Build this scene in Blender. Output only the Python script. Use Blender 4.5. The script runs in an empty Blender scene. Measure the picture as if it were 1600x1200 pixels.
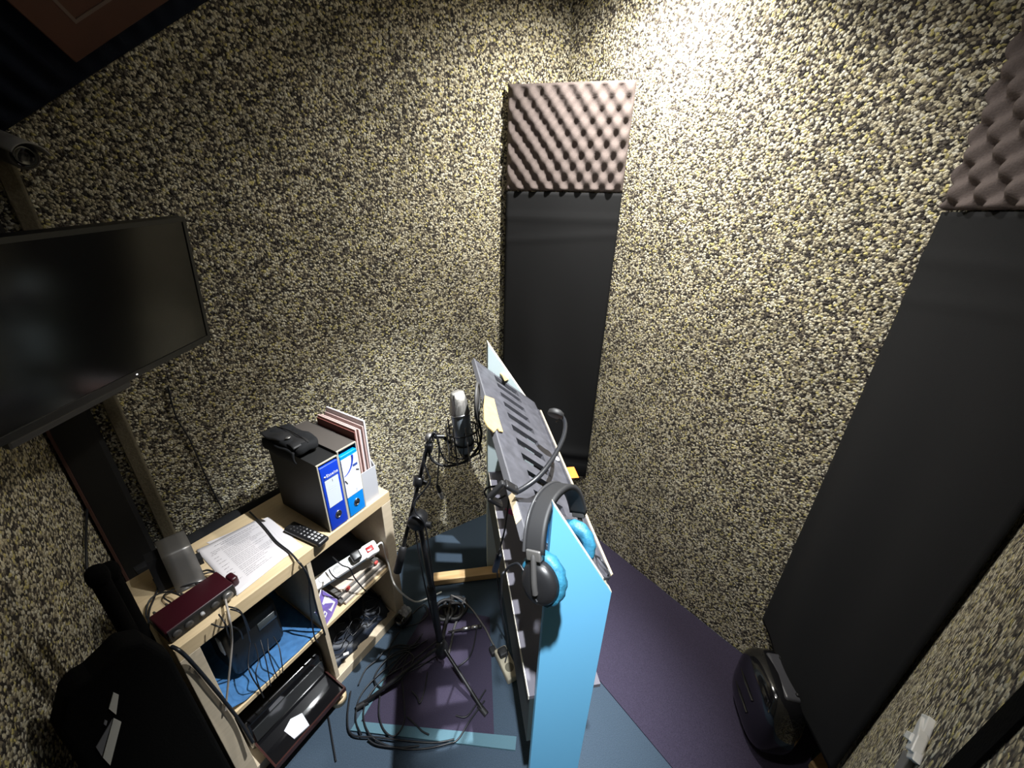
import bpy, bmesh, math, random
from mathutils import Vector, Matrix
random.seed(7)
sc = bpy.context.scene
COL = sc.collection
PI = math.pi

# ------------------------------------------------------------------ camera
CAM_H = 1.92
cam_d = bpy.data.cameras.new('camera')
cam_d.sensor_fit = 'HORIZONTAL'; cam_d.sensor_width = 36.0
cam_d.lens = 601.0 / 1600.0 * 36.0
cam_d.clip_start = 0.01; cam_d.clip_end = 50
cam = bpy.data.objects.new('camera', cam_d); COL.objects.link(cam)
pitch, roll = math.radians(24.1), math.radians(1.7)
f_ = Vector((0, math.cos(pitch), -math.sin(pitch)))
r_ = Vector((1, 0, 0)); d_ = f_.cross(r_)
X_ = r_ * math.cos(roll) - d_ * math.sin(roll)
Yd = r_ * math.sin(roll) + d_ * math.cos(roll)
M = Matrix((X_, -Yd, -f_)).transposed().to_4x4()
M.translation = (0, 0, CAM_H)
cam.matrix_world = M
sc.camera = cam

# ------------------------------------------------------------------ world, lamps, exposure
w = bpy.data.worlds.new('world'); sc.world = w; w.use_nodes = True
w.node_tree.nodes['Background'].inputs[0].default_value = (0.5, 0.5, 0.55, 1)
w.node_tree.nodes['Background'].inputs[1].default_value = 0.02

def spot(name, loc, target, power, angle, blend, size, color):
    l = bpy.data.lights.new(name, 'SPOT'); l.energy = power
    l.spot_size = math.radians(angle); l.spot_blend = blend
    l.shadow_soft_size = size; l.color = color
    o = bpy.data.objects.new(name, l); COL.objects.link(o)
    o.location = loc
    o.rotation_euler = (Vector(target) - Vector(loc)).to_track_quat('-Z', 'Y').to_euler()
    return o
# booth downlights above the frame; the side spot and soft fill are added
spot('downlight_wall', (0.405, 1.605, 2.74), (0.42, 1.97, 1.72), 128, 156, 1.0, 0.03, (1.0, 0.965, 0.90))
spot('downlight_centre', (0.48, 1.00, 2.95), (-0.27, 1.28, 0.5), 560, 50, 0.9, 0.013, (0.95, 0.98, 1.0))
spot('side_fill_spot', (-0.12, 0.62, 2.95), (0.82, 1.52, 1.45), 105, 66, 1.0, 0.04, (1.0, 0.965, 0.90))  # added unseen spot that brightens the right wall
spot('downlight_front', (0.02, -0.03, 2.92), (0.21, 0.60, 0.75), 560, 27, 1.0, 0.03, (0.93, 0.97, 1.0))
al_ = bpy.data.lights.new('soft_fill', 'AREA'); al_.energy = 3; al_.shape = 'SQUARE'; al_.size = 0.5; al_.color = (1.0, 0.98, 0.95)  # added soft fill to lift the shadows, no real fitting
ao = bpy.data.objects.new('soft_fill', al_); COL.objects.link(ao); ao.location = (0.30, 0.75, 2.97)

vs = sc.view_settings
sc.display_settings.display_device = 'sRGB'
vs.view_transform = 'Standard'; vs.look = 'None'; vs.gamma = 1.0
vs.use_curve_mapping = False
vs.exposure = 0.12

# ------------------------------------------------------------------ materials
MAT = {}
def mat(name, col, rough=0.6, metal=0.0, noise=None, bump=0.0, coat=0.0, trans=0.0, alpha=1.0, emit=None, var=0.0, spec=0.5):
    if name in MAT: return MAT[name]
    m = bpy.data.materials.new(name); m.use_nodes = True
    nt = m.node_tree; b = nt.nodes['Principled BSDF']
    b.inputs['Base Color'].default_value = (*col, 1)
    b.inputs['Roughness'].default_value = rough
    b.inputs['Metallic'].default_value = metal
    b.inputs['Specular IOR Level'].default_value = spec
    if coat: b.inputs['Coat Weight'].default_value = coat
    if trans: b.inputs['Transmission Weight'].default_value = trans
    if alpha < 1: b.inputs['Alpha'].default_value = alpha
    if emit:
        b.inputs['Emission Color'].default_value = (*emit[0], 1); b.inputs['Emission Strength'].default_value = emit[1]
    if noise:
        tc = nt.nodes.new('ShaderNodeTexCoord')
        n = nt.nodes.new('ShaderNodeTexNoise'); n.inputs['Scale'].default_value = noise; n.inputs['Detail'].default_value = 6
        nt.links.new(tc.outputs['Object'], n.inputs['Vector'])
        if bump:
            bp = nt.nodes.new('ShaderNodeBump'); bp.inputs['Strength'].default_value = bump; bp.inputs['Distance'].default_value = 0.004
            nt.links.new(n.outputs['Fac'], bp.inputs['Height']); nt.links.new(bp.outputs['Normal'], b.inputs['Normal'])
        if var:
            r = nt.nodes.new('ShaderNodeValToRGB')
            r.color_ramp.elements[0].position = 0.3; r.color_ramp.elements[1].position = 0.7
            r.color_ramp.elements[0].color = (*[c * (1 - var) for c in col], 1)
            r.color_ramp.elements[1].color = (*[min(1, c * (1 + var)) for c in col], 1)
            nt.links.new(n.outputs['Fac'], r.inputs['Fac']); nt.links.new(r.outputs['Color'], b.inputs['Base Color'])
    MAT[name] = m
    return m

def chip_wall(name, scale, bump):
    """rebonded foam: random chips of cream, olive, grey and near-black"""
    m = bpy.data.materials.new(name); m.use_nodes = True
    nt = m.node_tree; N = nt.nodes; Lk = nt.links; b = N['Principled BSDF']
    b.inputs['Roughness'].default_value = 0.75; b.inputs['Specular IOR Level'].default_value = 0.35
    tc = N.new('ShaderNodeTexCoord')
    wn = N.new('ShaderNodeTexNoise'); wn.inputs['Scale'].default_value = scale * 1.1; wn.inputs['Detail'].default_value = 3
    Lk.new(tc.outputs['Object'], wn.inputs['Vector'])
    mx = N.new('ShaderNodeVectorMath'); mx.operation = 'SCALE'; mx.inputs['Scale'].default_value = 0.009
    Lk.new(wn.outputs['Color'], mx.inputs[0])
    ad = N.new('ShaderNodeVectorMath'); ad.operation = 'ADD'
    Lk.new(tc.outputs['Object'], ad.inputs[0]); Lk.new(mx.outputs[0], ad.inputs[1])
    v = N.new('ShaderNodeTexVoronoi'); v.inputs['Scale'].default_value = scale; v.inputs['Randomness'].default_value = 1
    Lk.new(ad.outputs[0], v.inputs['Vector'])
    sep = N.new('ShaderNodeSeparateColor'); Lk.new(v.outputs['Color'], sep.inputs[0])
    rp = N.new('ShaderNodeValToRGB'); cr = rp.color_ramp; cr.interpolation = 'CONSTANT'
    stops = [(0.0, (0.040, 0.034, 0.031)), (0.17, (0.105, 0.090, 0.075)), (0.32, (0.26, 0.225, 0.16)), (0.46, (0.52, 0.46, 0.31)),
             (0.62, (0.72, 0.66, 0.48)), (0.80, (0.80, 0.76, 0.62)), (0.92, (0.66, 0.58, 0.24))]
    cr.elements[0].position = stops[0][0]; cr.elements[0].color = (*stops[0][1], 1)
    cr.elements[1].position = stops[1][0]; cr.elements[1].color = (*stops[1][1], 1)
    for p, c in stops[2:]:
        e = cr.elements.new(p); e.color = (*c, 1)
    Lk.new(sep.outputs[0], rp.inputs['Fac'])
    # dark brown in the gaps between the chips
    gap = N.new('ShaderNodeMapRange'); gap.inputs['From Min'].default_value = 0.56; gap.inputs['From Max'].default_value = 0.84
    Lk.new(v.outputs['Distance'], gap.inputs['Value'])
    mixc = N.new('ShaderNodeMix'); mixc.data_type = 'RGBA'
    Lk.new(gap.outputs['Result'], mixc.inputs['Factor']); Lk.new(rp.outputs['Color'], mixc.inputs['A'])
    mixc.inputs['B'].default_value = (0.032, 0.027, 0.022, 1)
    # broad drift of tone between pressed batches of foam
    bn = N.new('ShaderNodeTexNoise'); bn.inputs['Scale'].default_value = 7; bn.inputs['Detail'].default_value = 2
    Lk.new(tc.outputs['Object'], bn.inputs['Vector'])
    br = N.new('ShaderNodeMapRange'); br.inputs['From Min'].default_value = 0.3; br.inputs['From Max'].default_value = 0.7
    br.inputs['To Min'].default_value = 0.8; br.inputs['To Max'].default_value = 1.15
    Lk.new(bn.outputs['Fac'], br.inputs['Value'])
    vm = N.new('ShaderNodeVectorMath'); vm.operation = 'SCALE'
    Lk.new(mixc.outputs['Result'], vm.inputs[0]); Lk.new(br.outputs['Result'], vm.inputs['Scale'])
    Lk.new(vm.outputs[0], b.inputs['Base Color'])
    inv = N.new('ShaderNodeMath'); inv.operation = 'MULTIPLY_ADD'; inv.inputs[1].default_value = -1.2; inv.inputs[2].default_value = 1.0
    Lk.new(v.outputs['Distance'], inv.inputs[0])
    h2 = N.new('ShaderNodeMath'); h2.operation = 'MULTIPLY_ADD'; h2.inputs[1].default_value = 0.5
    Lk.new(sep.outputs[1], h2.inputs[0]); Lk.new(inv.outputs[0], h2.inputs[2])
    bp = N.new('ShaderNodeBump'); bp.inputs['Strength'].default_value = bump; bp.inputs['Distance'].default_value = 0.008
    Lk.new(h2.outputs[0], bp.inputs['Height']); Lk.new(bp.outputs['Normal'], b.inputs['Normal'])
    return m

def wood(name, c1, c2, scale=6.0, stretch=(1, 12, 12), rough=0.45):
    m = bpy.data.materials.new(name); m.use_nodes = True
    nt = m.node_tree; N = nt.nodes; Lk = nt.links; b = N['Principled BSDF']
    b.inputs['Roughness'].default_value = rough
    tc = N.new('ShaderNodeTexCoord'); mp = N.new('ShaderNodeMapping'); mp.inputs['Scale'].default_value = stretch
    Lk.new(tc.outputs['Object'], mp.inputs['Vector'])
    n = N.new('ShaderNodeTexNoise'); n.inputs['Scale'].default_value = scale; n.inputs['Detail'].default_value = 8
    Lk.new(mp.outputs[0], n.inputs['Vector'])
    r = N.new('ShaderNodeValToRGB'); r.color_ramp.elements[0].color = (*c1, 1); r.color_ramp.elements[1].color = (*c2, 1)
    r.color_ramp.elements[0].position = 0.3; r.color_ramp.elements[1].position = 0.7
    Lk.new(n.outputs['Fac'], r.inputs['Fac']); Lk.new(r.outputs['Color'], b.inputs['Base Color'])
    MAT[name] = m
    return m

m_wall = chip_wall('rebond_foam', 132, 0.8)
m_wall_near = chip_wall('rebond_foam_soft', 118, 0.6)
m_carpet = mat('carpet_blue_grey', (0.050, 0.073, 0.102), 0.95, noise=420, bump=0.5, var=0.35, spec=0.1)
m_purple = mat('carpet_purple', (0.044, 0.037, 0.062), 0.95, noise=420, bump=0.5, var=0.3, spec=0.1)
m_teal = mat('strip_teal', (0.09, 0.17, 0.21), 0.85, noise=300, bump=0.3, spec=0.1)
m_foam = mat('foam_brown', (0.125, 0.103, 0.097), 0.95, noise=260, bump=0.35, var=0.12, spec=0.1)
m_cloth = mat('black_cloth', (0.0135, 0.014, 0.0152), 0.9, noise=900, bump=0.25, spec=0.2)
m_bag = mat('bag_black', (0.004, 0.004, 0.004), 0.95, noise=200, bump=0.3, spec=0.04)
m_blue_cloth = mat('navy_cloth', (0.0025, 0.005, 0.014), 0.9, noise=300, bump=0.3, spec=0.2)
m_birch = wood('birch', (0.60, 0.46, 0.27), (0.68, 0.53, 0.33))
m_birch_in = wood('birch_edge', (0.56, 0.47, 0.34), (0.64, 0.54, 0.40))
m_pine = wood('pine', (0.52, 0.33, 0.15), (0.66, 0.45, 0.23), 5)
m_ply = wood('ply_edge', (0.55, 0.44, 0.27), (0.66, 0.54, 0.36), 9)
m_black = mat('black_plastic', (0.010, 0.010, 0.011), 0.38)
m_gloss = mat('black_gloss', (0.006, 0.006, 0.007), 0.12, coat=0.5)
m_rubber = mat('black_rubber', (0.012, 0.012, 0.013), 0.6)
m_cable = mat('cable_black', (0.010, 0.011, 0.014), 0.42)
m_board = mat('black_board', (0.058, 0.058, 0.068), 0.5, noise=30, var=0.25, bump=0.05)
m_screen = mat('screen_glass', (0.003, 0.003, 0.003), 0.15, spec=0.7)
m_white = mat('white_plastic', (0.88, 0.88, 0.87), 0.35)
m_paper = mat('paper', (0.62, 0.59, 0.60), 0.8)
m_ink = mat('ink', (0.12, 0.11, 0.13), 0.8)
m_blue1 = mat('royal_blue', (0.006, 0.045, 0.50), 0.4)
m_blue2 = mat('sky_blue', (0.0, 0.25, 0.82), 0.4)
m_label = mat('label_paper', (0.62, 0.68, 0.78), 0.6)
m_labelw = mat('label_white', (0.74, 0.75, 0.82), 0.6)
m_navy_ink = mat('navy_ink', (0.03, 0.07, 0.30), 0.6)
m_boxboard = mat('slipcase_black', (0.011, 0.011, 0.011), 0.55, noise=60, bump=0.05)
m_boxgrey = mat('slipcase_top', (0.075, 0.065, 0.058), 0.6)
m_cream_edge = mat('cream_edge', (0.42, 0.39, 0.32), 0.7)
m_pink = mat('folder_pink', (0.56, 0.40, 0.37), 0.8)
m_maroon = mat('folder_maroon', (0.16, 0.05, 0.04), 0.8)
m_clear = mat('file_grey', (0.48, 0.49, 0.53), 0.3)
m_red = mat('interface_red', (0.030, 0.002, 0.006), 0.4)
m_steel = mat('steel', (0.55, 0.55, 0.56), 0.3, 1.0)
m_alu = mat('brushed_aluminium', (0.27, 0.26, 0.25), 0.45, 0.8)
m_mic = mat('mic_grey', (0.26, 0.30, 0.34), 0.38, 0.45)
m_grille = mat('mic_grille', (0.40, 0.385, 0.36), 0.35, 0.8, noise=900, bump=0.6)
m_panel = mat('panel_blue', (0.18, 0.56, 0.90), 0.4)
m_panel_shaded = mat('panel_blue_shaded', (0.42, 0.50, 0.51), 0.6)  # the blue panel again, shade of the far end mixed into its colour
m_raw = mat('raw_edge', (0.72, 0.68, 0.58), 0.6)
m_greenblack = mat('rail_dark', (0.030, 0.042, 0.042), 0.6)
m_blue_pad = mat('ear_cover_blue', (0.022, 0.14, 0.23), 0.5, noise=60, bump=0.8, var=0.25)
m_card = mat('cardboard', (0.44, 0.30, 0.12), 0.8, noise=40, var=0.12)
m_orange = mat('orange_note', (0.85, 0.20, 0.03), 0.7)
m_pinkn = mat('pink_note', (0.80, 0.10, 0.28), 0.7)
m_lightblue = mat('strip_blue', (0.30, 0.53, 0.86), 0.35)
m_redsw = mat('switch_red', (0.35, 0.01, 0.015), 0.25)
m_purple_b = mat('booklet_purple', (0.17, 0.12, 0.42), 0.45)
m_case = mat('case_beige', (0.62, 0.52, 0.43), 0.6)
m_case2 = mat('case_grey', (0.47, 0.42, 0.37), 0.6)
m_case3 = mat('case_dark', (0.10, 0.095, 0.09), 0.6)
m_redbit = mat('clip_red', (0.60, 0.07, 0.06), 0.4)
m_blue_sheet = mat('blue_sheet', (0.035, 0.13, 0.30), 0.85, noise=40, bump=0.15, var=0.2)
m_dkblue = mat('dark_blue_bag', (0.010, 0.016, 0.030), 0.5, noise=20, bump=0.2)
m_beige = mat('socket_beige', (0.40, 0.36, 0.27), 0.45)
m_plaque = mat('plaque_red', (0.060, 0.018, 0.009), 0.6, noise=8, var=0.15)
m_plaque_line = mat('plaque_line', (0.11, 0.075, 0.062), 0.6)
m_trunk = mat('trunking', (0.11, 0.092, 0.058), 0.7, noise=140, bump=0.4, var=0.25)
m_camgrey = mat('camera_grey', (0.22, 0.215, 0.21), 0.45)
m_tape = mat('tag_white', (0.55, 0.54, 0.50), 0.7)
m_tapeg = mat('tag_grey', (0.16, 0.16, 0.17), 0.7)
m_key = mat('key_grey', (0.40, 0.40, 0.40), 0.5)
m_led = mat('led', (0.8, 0.8, 0.8), 0.3, emit=((1, 1, 1), 1.5))
m_film = mat('plastic_film', (0.75, 0.77, 0.85), 0.15, alpha=0.5)
m_redbrown = mat('edge_brown', (0.10, 0.045, 0.035), 0.6)
m_green_rub = mat('teal_fabric', (0.006, 0.022, 0.022), 0.8)
m_darkgrey = mat('dark_grey', (0.045, 0.043, 0.042), 0.6)

# ------------------------------------------------------------------ mesh builder
def CR(pts, closed=False, n=6):
    P = [Vector(p) for p in pts]
    if len(P) < 3: return P
    out = []; L = len(P)
    for i in range(L if closed else L - 1):
        if closed: p0, p1, p2, p3 = P[(i - 1) % L], P[i], P[(i + 1) % L], P[(i + 2) % L]
        else: p0, p1, p2, p3 = P[max(i - 1, 0)], P[i], P[i + 1], P[min(i + 2, L - 1)]
        for k in range(n):
            t = k / n
            out.append(0.5 * ((2 * p1) + (-p0 + p2) * t + (2 * p0 - 5 * p1 + 4 * p2 - p3) * t * t + (-p0 + 3 * p1 - 3 * p2 + p3) * t ** 3))
    if not closed: out.append(P[-1])
    return out

class MB:
    def __init__(s): s.v = []; s.f = []; s.sm = []
    def add(s, vs_, fs, smooth=False):
        o = len(s.v); s.v += [Vector(p) for p in vs_]
        for f in fs: s.f.append(tuple(i + o for i in f)); s.sm.append(smooth)
        return s
    def hexa(s, p):            # 8 corners: bottom 4 ccw, top 4 ccw
        return s.add(p, [(3, 2, 1, 0), (4, 5, 6, 7), (0, 1, 5, 4), (1, 2, 6, 5), (2, 3, 7, 6), (3, 0, 4, 7)])
    def box(s, fr, x0, x1, y0, y1, z0, z1):   # fr: frame function local -> world
        return s.hexa([fr(x0, y0, z0), fr(x1, y0, z0), fr(x1, y1, z0), fr(x0, y1, z0), fr(x0, y0, z1), fr(x1, y0, z1), fr(x1, y1, z1), fr(x0, y1, z1)])
    def rbox(s, fr, x0, x1, y0, y1, z0, z1, r, n=4):   # rounded box (all edges), r radius
        cx, cy, cz = (x0 + x1) / 2, (y0 + y1) / 2, (z0 + z1) / 2
        hx, hy, hz = (x1 - x0) / 2, (y1 - y0) / 2, (z1 - z0) / 2
        r = min(r, hx * .99, hy * .99, hz * .99)
        N = 4 * n
        vs_ = []; fs = []
        rows = []
        for j in range(2 * n + 2):
            jj = j if j <= n else j - 1
            th = -PI / 2 + PI * jj / (2 * n); zz = math.sin(th) * r + (hz - r if j > n else -(hz - r)); cr = math.cos(th) * r
            row = []
            for q in range(4):
                for k in range(n + 1):
                    a = q * PI / 2 + k / n * PI / 2
                    sx = 1 if q in (0, 3) else -1; sy = 1 if q in (0, 1) else -1
                    row.append(fr(cx + sx * (hx - r) + math.cos(a) * cr, cy + sy * (hy - r) + math.sin(a) * cr, cz + zz))
            rows.append(row)
        m = len(rows[0])
        for row in rows: vs_ += row
        for j in range(len(rows) - 1):
            for i in range(m):
                fs.append((j * m + i, j * m + (i + 1) % m, (j + 1) * m + (i + 1) % m, (j + 1) * m + i))
        fs.append(tuple(range(m - 1, -1, -1))); fs.append(tuple((len(rows) - 1) * m + i for i in range(m)))
        return s.add(vs_, fs, True)
    def prism(s, poly, ext):
        n = len(poly); P = [Vector(p) for p in poly]; e = Vector(ext)
        return s.add(P + [p + e for p in P], [tuple(range(n - 1, -1, -1)), tuple(range(n, 2 * n))] + [(i, (i + 1) % n, n + (i + 1) % n, n + i) for i in range(n)])
    def tube(s, pts, r, n=8, smooth=True, closed=False, steps=6, caps=True):
        P = CR(pts, closed, steps) if smooth else [Vector(p) for p in pts]
        L = len(P); vs_ = []; fs = []
        rad = r if callable(r) else (lambda t: r)
        up = None
        for i in range(L):
            if closed: t = P[(i + 1) % L] - P[i - 1]
            else: t = P[min(i + 1, L - 1)] - P[max(i - 1, 0)]
            if t.length < 1e-9: t = Vector((0, 0, 1))
            t.normalize()
            if up is None:
                up = Vector((0, 0, 1)) if abs(t.z) < .9 else Vector((1, 0, 0))
            a = up - t * up.dot(t)
            if a.length < 1e-6: a = t.orthogonal()
            a.normalize(); up = a; b = t.cross(a)
            R = rad(i / max(1, L - 1))
            for k in range(n):
                an = 2 * PI * k / n
                vs_.append(P[i] + (a * math.cos(an) + b * math.sin(an)) * R)
        for i in range(L if closed else L - 1):
            j = (i + 1) % L
            for k in range(n):
                fs.append((i * n + k, i * n + (k + 1) % n, j * n + (k + 1) % n, j * n + k))
        s.add(vs_, fs, True)
        if caps and not closed:
            s.add(vs_[:n], [tuple(range(n - 1, -1, -1))]); s.add(vs_[-n:], [tuple(range(n))])
        return s
    def lathe(s, p0, axis, prof, n=24, sx=1.0, side=None):   # prof: list of (distance along axis, radius)
        p0 = Vector(p0); ax = Vector(axis).normalized()
        a = Vector(side) if side is not None else ax.orthogonal()
        a = (a - ax * a.dot(ax)).normalized(); b = ax.cross(a)
        vs_ = []; fs = []
        for (h, r) in prof:
            for k in range(n):
                an = 2 * PI * k / n
                vs_.append(p0 + ax * h + a * math.cos(an) * r * sx + b * math.sin(an) * r)
        for i in range(len(prof) - 1):
            for k in range(n):
                fs.append((i * n + k, i * n + (k + 1) % n, (i + 1) * n + (k + 1) % n, (i + 1) * n + k))
        fs.append(tuple(range(n - 1, -1, -1))); fs.append(tuple((len(prof) - 1) * n + k for k in range(n)))
        return s.add(vs_, fs, True)
    def ell(s, c, ax, ay, az, e=1.0, nu=24, nv=14):      # (super)ellipsoid from three half-axis vectors
        c = Vector(c); ax, ay, az = Vector(ax), Vector(ay), Vector(az)
        sg = lambda v: math.copysign(abs(v) ** e, v)
        vs_ = []; fs = []
        for j in range(1, nv):
            th = -PI / 2 + PI * j / nv
            for k in range(nu):
                ph = 2 * PI * k / nu
                vs_.append(c + ax * sg(math.cos(th)) * sg(math.cos(ph)) + ay * sg(math.cos(th)) * sg(math.sin(ph)) + az * sg(math.sin(th)))
        for j in range(nv - 2):
            for k in range(nu):
                fs.append((j * nu + k, j * nu + (k + 1) % nu, (j + 1) * nu + (k + 1) % nu, (j + 1) * nu + k))
        b0 = len(vs_); vs_ += [c - az, c + az]
        for k in range(nu):
            fs.append((b0, (k + 1) % nu, k)); fs.append((b0 + 1, (nv - 2) * nu + k, (nv - 2) * nu + (k + 1) % nu))
        return s.add(vs_, fs, True)
    def grid(s, fn, nu, nv, smooth=True):
        vs_ = [fn(i / nu, j / nv) for j in range(nv + 1) for i in range(nu + 1)]
        return s.add(vs_, [(j * (nu + 1) + i, j * (nu + 1) + i + 1, (j + 1) * (nu + 1) + i + 1, (j + 1) * (nu + 1) + i) for j in range(nv) for i in range(nu)], smooth)
    def slab(s, fn, fb, nu, nv, smooth=True):     # closed sheet: front fn, back fb
        W = nu + 1; o = (nu + 1) * (nv + 1)
        vs_ = [fn(i / nu, j / nv) for j in range(nv + 1) for i in range(W)] + [fb(i / nu, j / nv) for j in range(nv + 1) for i in range(W)]
        fs = []
        for j in range(nv):
            for i in range(nu):
                a = j * W + i
                fs.append((a, a + 1, a + W + 1, a + W)); fs.append((o + a, o + a + W, o + a + W + 1, o + a + 1))
        for i in range(nu):
            fs.append((i + 1, i, o + i, o + i + 1)); q = nv * W + i; fs.append((q, q + 1, o + q + 1, o + q))
        for j in range(nv):
            q = j * W; fs.append((q, q + W, o + q + W, o + q)); q = j * W + nu; fs.append((q + W, q, o + q, o + q + W))
        return s.add(vs_, fs, smooth)
    def build(s, name, m, parent=None, bevel=0.0, seg=2, subs=0):
        me = bpy.data.meshes.new(name)
        inv = ROOT[parent.name].inverted() if parent is not None else None
        org = Vector((0, 0, 0))
        if inv is None:            # put the origin at the base of the mesh
            xs = [p.x for p in s.v]; ys = [p.y for p in s.v]; zs = [p.z for p in s.v]
            org = Vector(((min(xs) + max(xs)) / 2, (min(ys) + max(ys)) / 2, min(zs)))
        vs_ = [(inv @ p) if inv is not None else p - org for p in s.v]
        me.from_pydata([tuple(p) for p in vs_], [], s.f)
        for p, sm_ in zip(me.polygons, s.sm): p.use_smooth = sm_
        me.materials.append(m)
        bm = bmesh.new(); bm.from_mesh(me); bmesh.ops.recalc_face_normals(bm, faces=bm.faces); bm.to_mesh(me); bm.free()
        o = bpy.data.objects.new(name, me); COL.objects.link(o)
        if parent is not None:
            o.parent = parent; ROOT[o.name] = ROOT[parent.name]
        else:
            o.location = org; ROOT[o.name] = Matrix.Translation(org)
        if bevel:
            b = o.modifiers.new('bevel', 'BEVEL'); b.width = bevel; b.segments = seg; b.limit_method = 'ANGLE'; b.angle_limit = math.radians(40)
        return o
ROOT = {}
def thing(name, label, cat, loc, rz=0.0, group=None):
    e = bpy.data.objects.new(name, None); e.empty_display_size = 0.05; COL.objects.link(e)
    e.location = loc; e.rotation_euler = (0, 0, rz)
    ROOT[e.name] = Matrix.Translation(Vector(loc)) @ Matrix.Rotation(rz, 4, 'Z')
    e['label'] = label; e['category'] = cat
    if group: e['group'] = group
    return e
def tag(o, label, cat, group=None):
    o['label'] = label; o['category'] = cat
    if group: o['group'] = group
    return o
def struct(o): o['kind'] = 'structure'; return o
def W0(x, y, z): return Vector((x, y, z))
def frame(o, ax, ay, az=(0, 0, 1)):
    o, ax, ay, az = Vector(o), Vector(ax), Vector(ay), Vector(az)
    return lambda x, y, z: o + ax * x + ay * y + az * z
def cable(name, label, pts, r=0.003, m=None, cat='cable', n=7, group=None):
    return tag(MB().tube(pts, r, n).build(name, m or m_cable), label, cat, group)
def text_mesh(name, txt, m, parent, o, ax, ay, size):
    """flat lettering standing on a surface; o = left end of baseline, ax = writing direction, ay = up"""
    cu = bpy.data.curves.new(name, 'FONT'); cu.body = txt; cu.size = size; cu.extrude = 0.0004
    ob = bpy.data.objects.new('t', cu); COL.objects.link(ob)
    dg = bpy.context.evaluated_depsgraph_get()
    me = bpy.data.meshes.new_from_object(ob.evaluated_get(dg)); bpy.data.objects.remove(ob)
    ax, ay = Vector(ax).normalized(), Vector(ay).normalized(); az = ax.cross(ay)
    T = Matrix((ax, ay, az)).transposed().to_4x4(); T.translation = Vector(o)
    me.transform(ROOT[parent.name].inverted() @ T)
    me.materials.clear(); me.materials.append(m); me.name = name
    r = bpy.data.objects.new(name, me); COL.objects.link(r); r.parent = parent; ROOT[r.name] = ROOT[parent.name]
    return r

# ------------------------------------------------------------------ the room
C0 = Vector((0.226, 2.325, 0)); Ld = Vector((-0.829, -0.559, 0)); Ln = Vector((0.559, -0.829, 0))
Rd = Vector((0.628, -0.778, 0)); Rn = Vector((-0.778, -0.628, 0))
C1 = C0 + Ld * 2.17
C2 = Vector((1.416, 0.855, 0))
C3 = C1 + Rd * 1.891
CEIL = 3.0
def wall(name, a, b, m):
    d = (b - a).normalized(); n = Vector((d.y, -d.x, 0))
    cen = (C0 + C1 + C2 + C3) / 4
    if (cen - a).dot(n) > 0: n = -n
    mb = MB(); t = 0.06
    mb.hexa([a, b, b + n * t, a + n * t] + [p + Vector((0, 0, CEIL)) for p in (a, b, b + n * t, a + n * t)])
    return struct(mb.build(name, m))
wall('wall_left', C1, C3, m_wall_near)
wall('wall_back', C0, C1, m_wall)
wall('wall_right', C0, C2, m_wall)
wall('wall_front', C2, C2 + Ld * 1.34, m_wall_near)      # the booth is open beyond this, where the photographer stands
fl = MB().prism([p + Vector((0, 0, -0.05)) for p in (C0, C2, C3, C1)], (0, 0, 0.05)); struct(fl.build('floor', m_carpet))
ce = MB().prism([p + Vector((0, 0, CEIL)) for p in (C0, C2, C3, C1)], (0, 0, 0.05)); struct(ce.build('ceiling', mat('ceiling_dark', (0.06, 0.06, 0.065), 0.9)))

# ---- floor coverings
pc = MB().prism([(0.654, 0.749, 0.0), (0.83, 0.515, 0.0), (1.05, 0.655, 0.0), (1.30, 0.86, 0.0), (1.265, 1.030, 0.0), (0.232, 2.312, 0.0), (0.0, 2.16, 0.0), (-0.06, 1.70, 0.0)], (0, 0, 0.006))
tag(pc.build('carpet_runner', m_purple), 'purple carpet runner along the foot of the right wall', 'carpet')
t = thing('floor_mat', 'purple floor mat with pale teal strips along front and left under the tripod mic stand', 'mat', (-0.2, 1.1, 0))
MB().prism([(-0.575, 0.862, 0.0), (-0.03, 0.833, 0.0), (-0.08, 1.32, 0.0), (-0.40, 1.38, 0.0)], (0, 0, 0.007)).build('pile', m_purple, t)
MB().prism([(-0.605, 0.832, 0.0), (0.055, 0.785, 0.0), (0.06, 0.828, 0.0), (-0.575, 0.862, 0.0)], (0, 0, 0.009)).build('front_strip', m_teal, t)  # pale teal strip along the front of the mat
MB().prism([(-0.605, 0.832, 0.0), (-0.575, 0.862, 0.0), (-0.515, 1.04, 0.0), (-0.535, 1.04, 0.0)], (0, 0, 0.009)).build('side_strip', m_teal, t)

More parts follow.
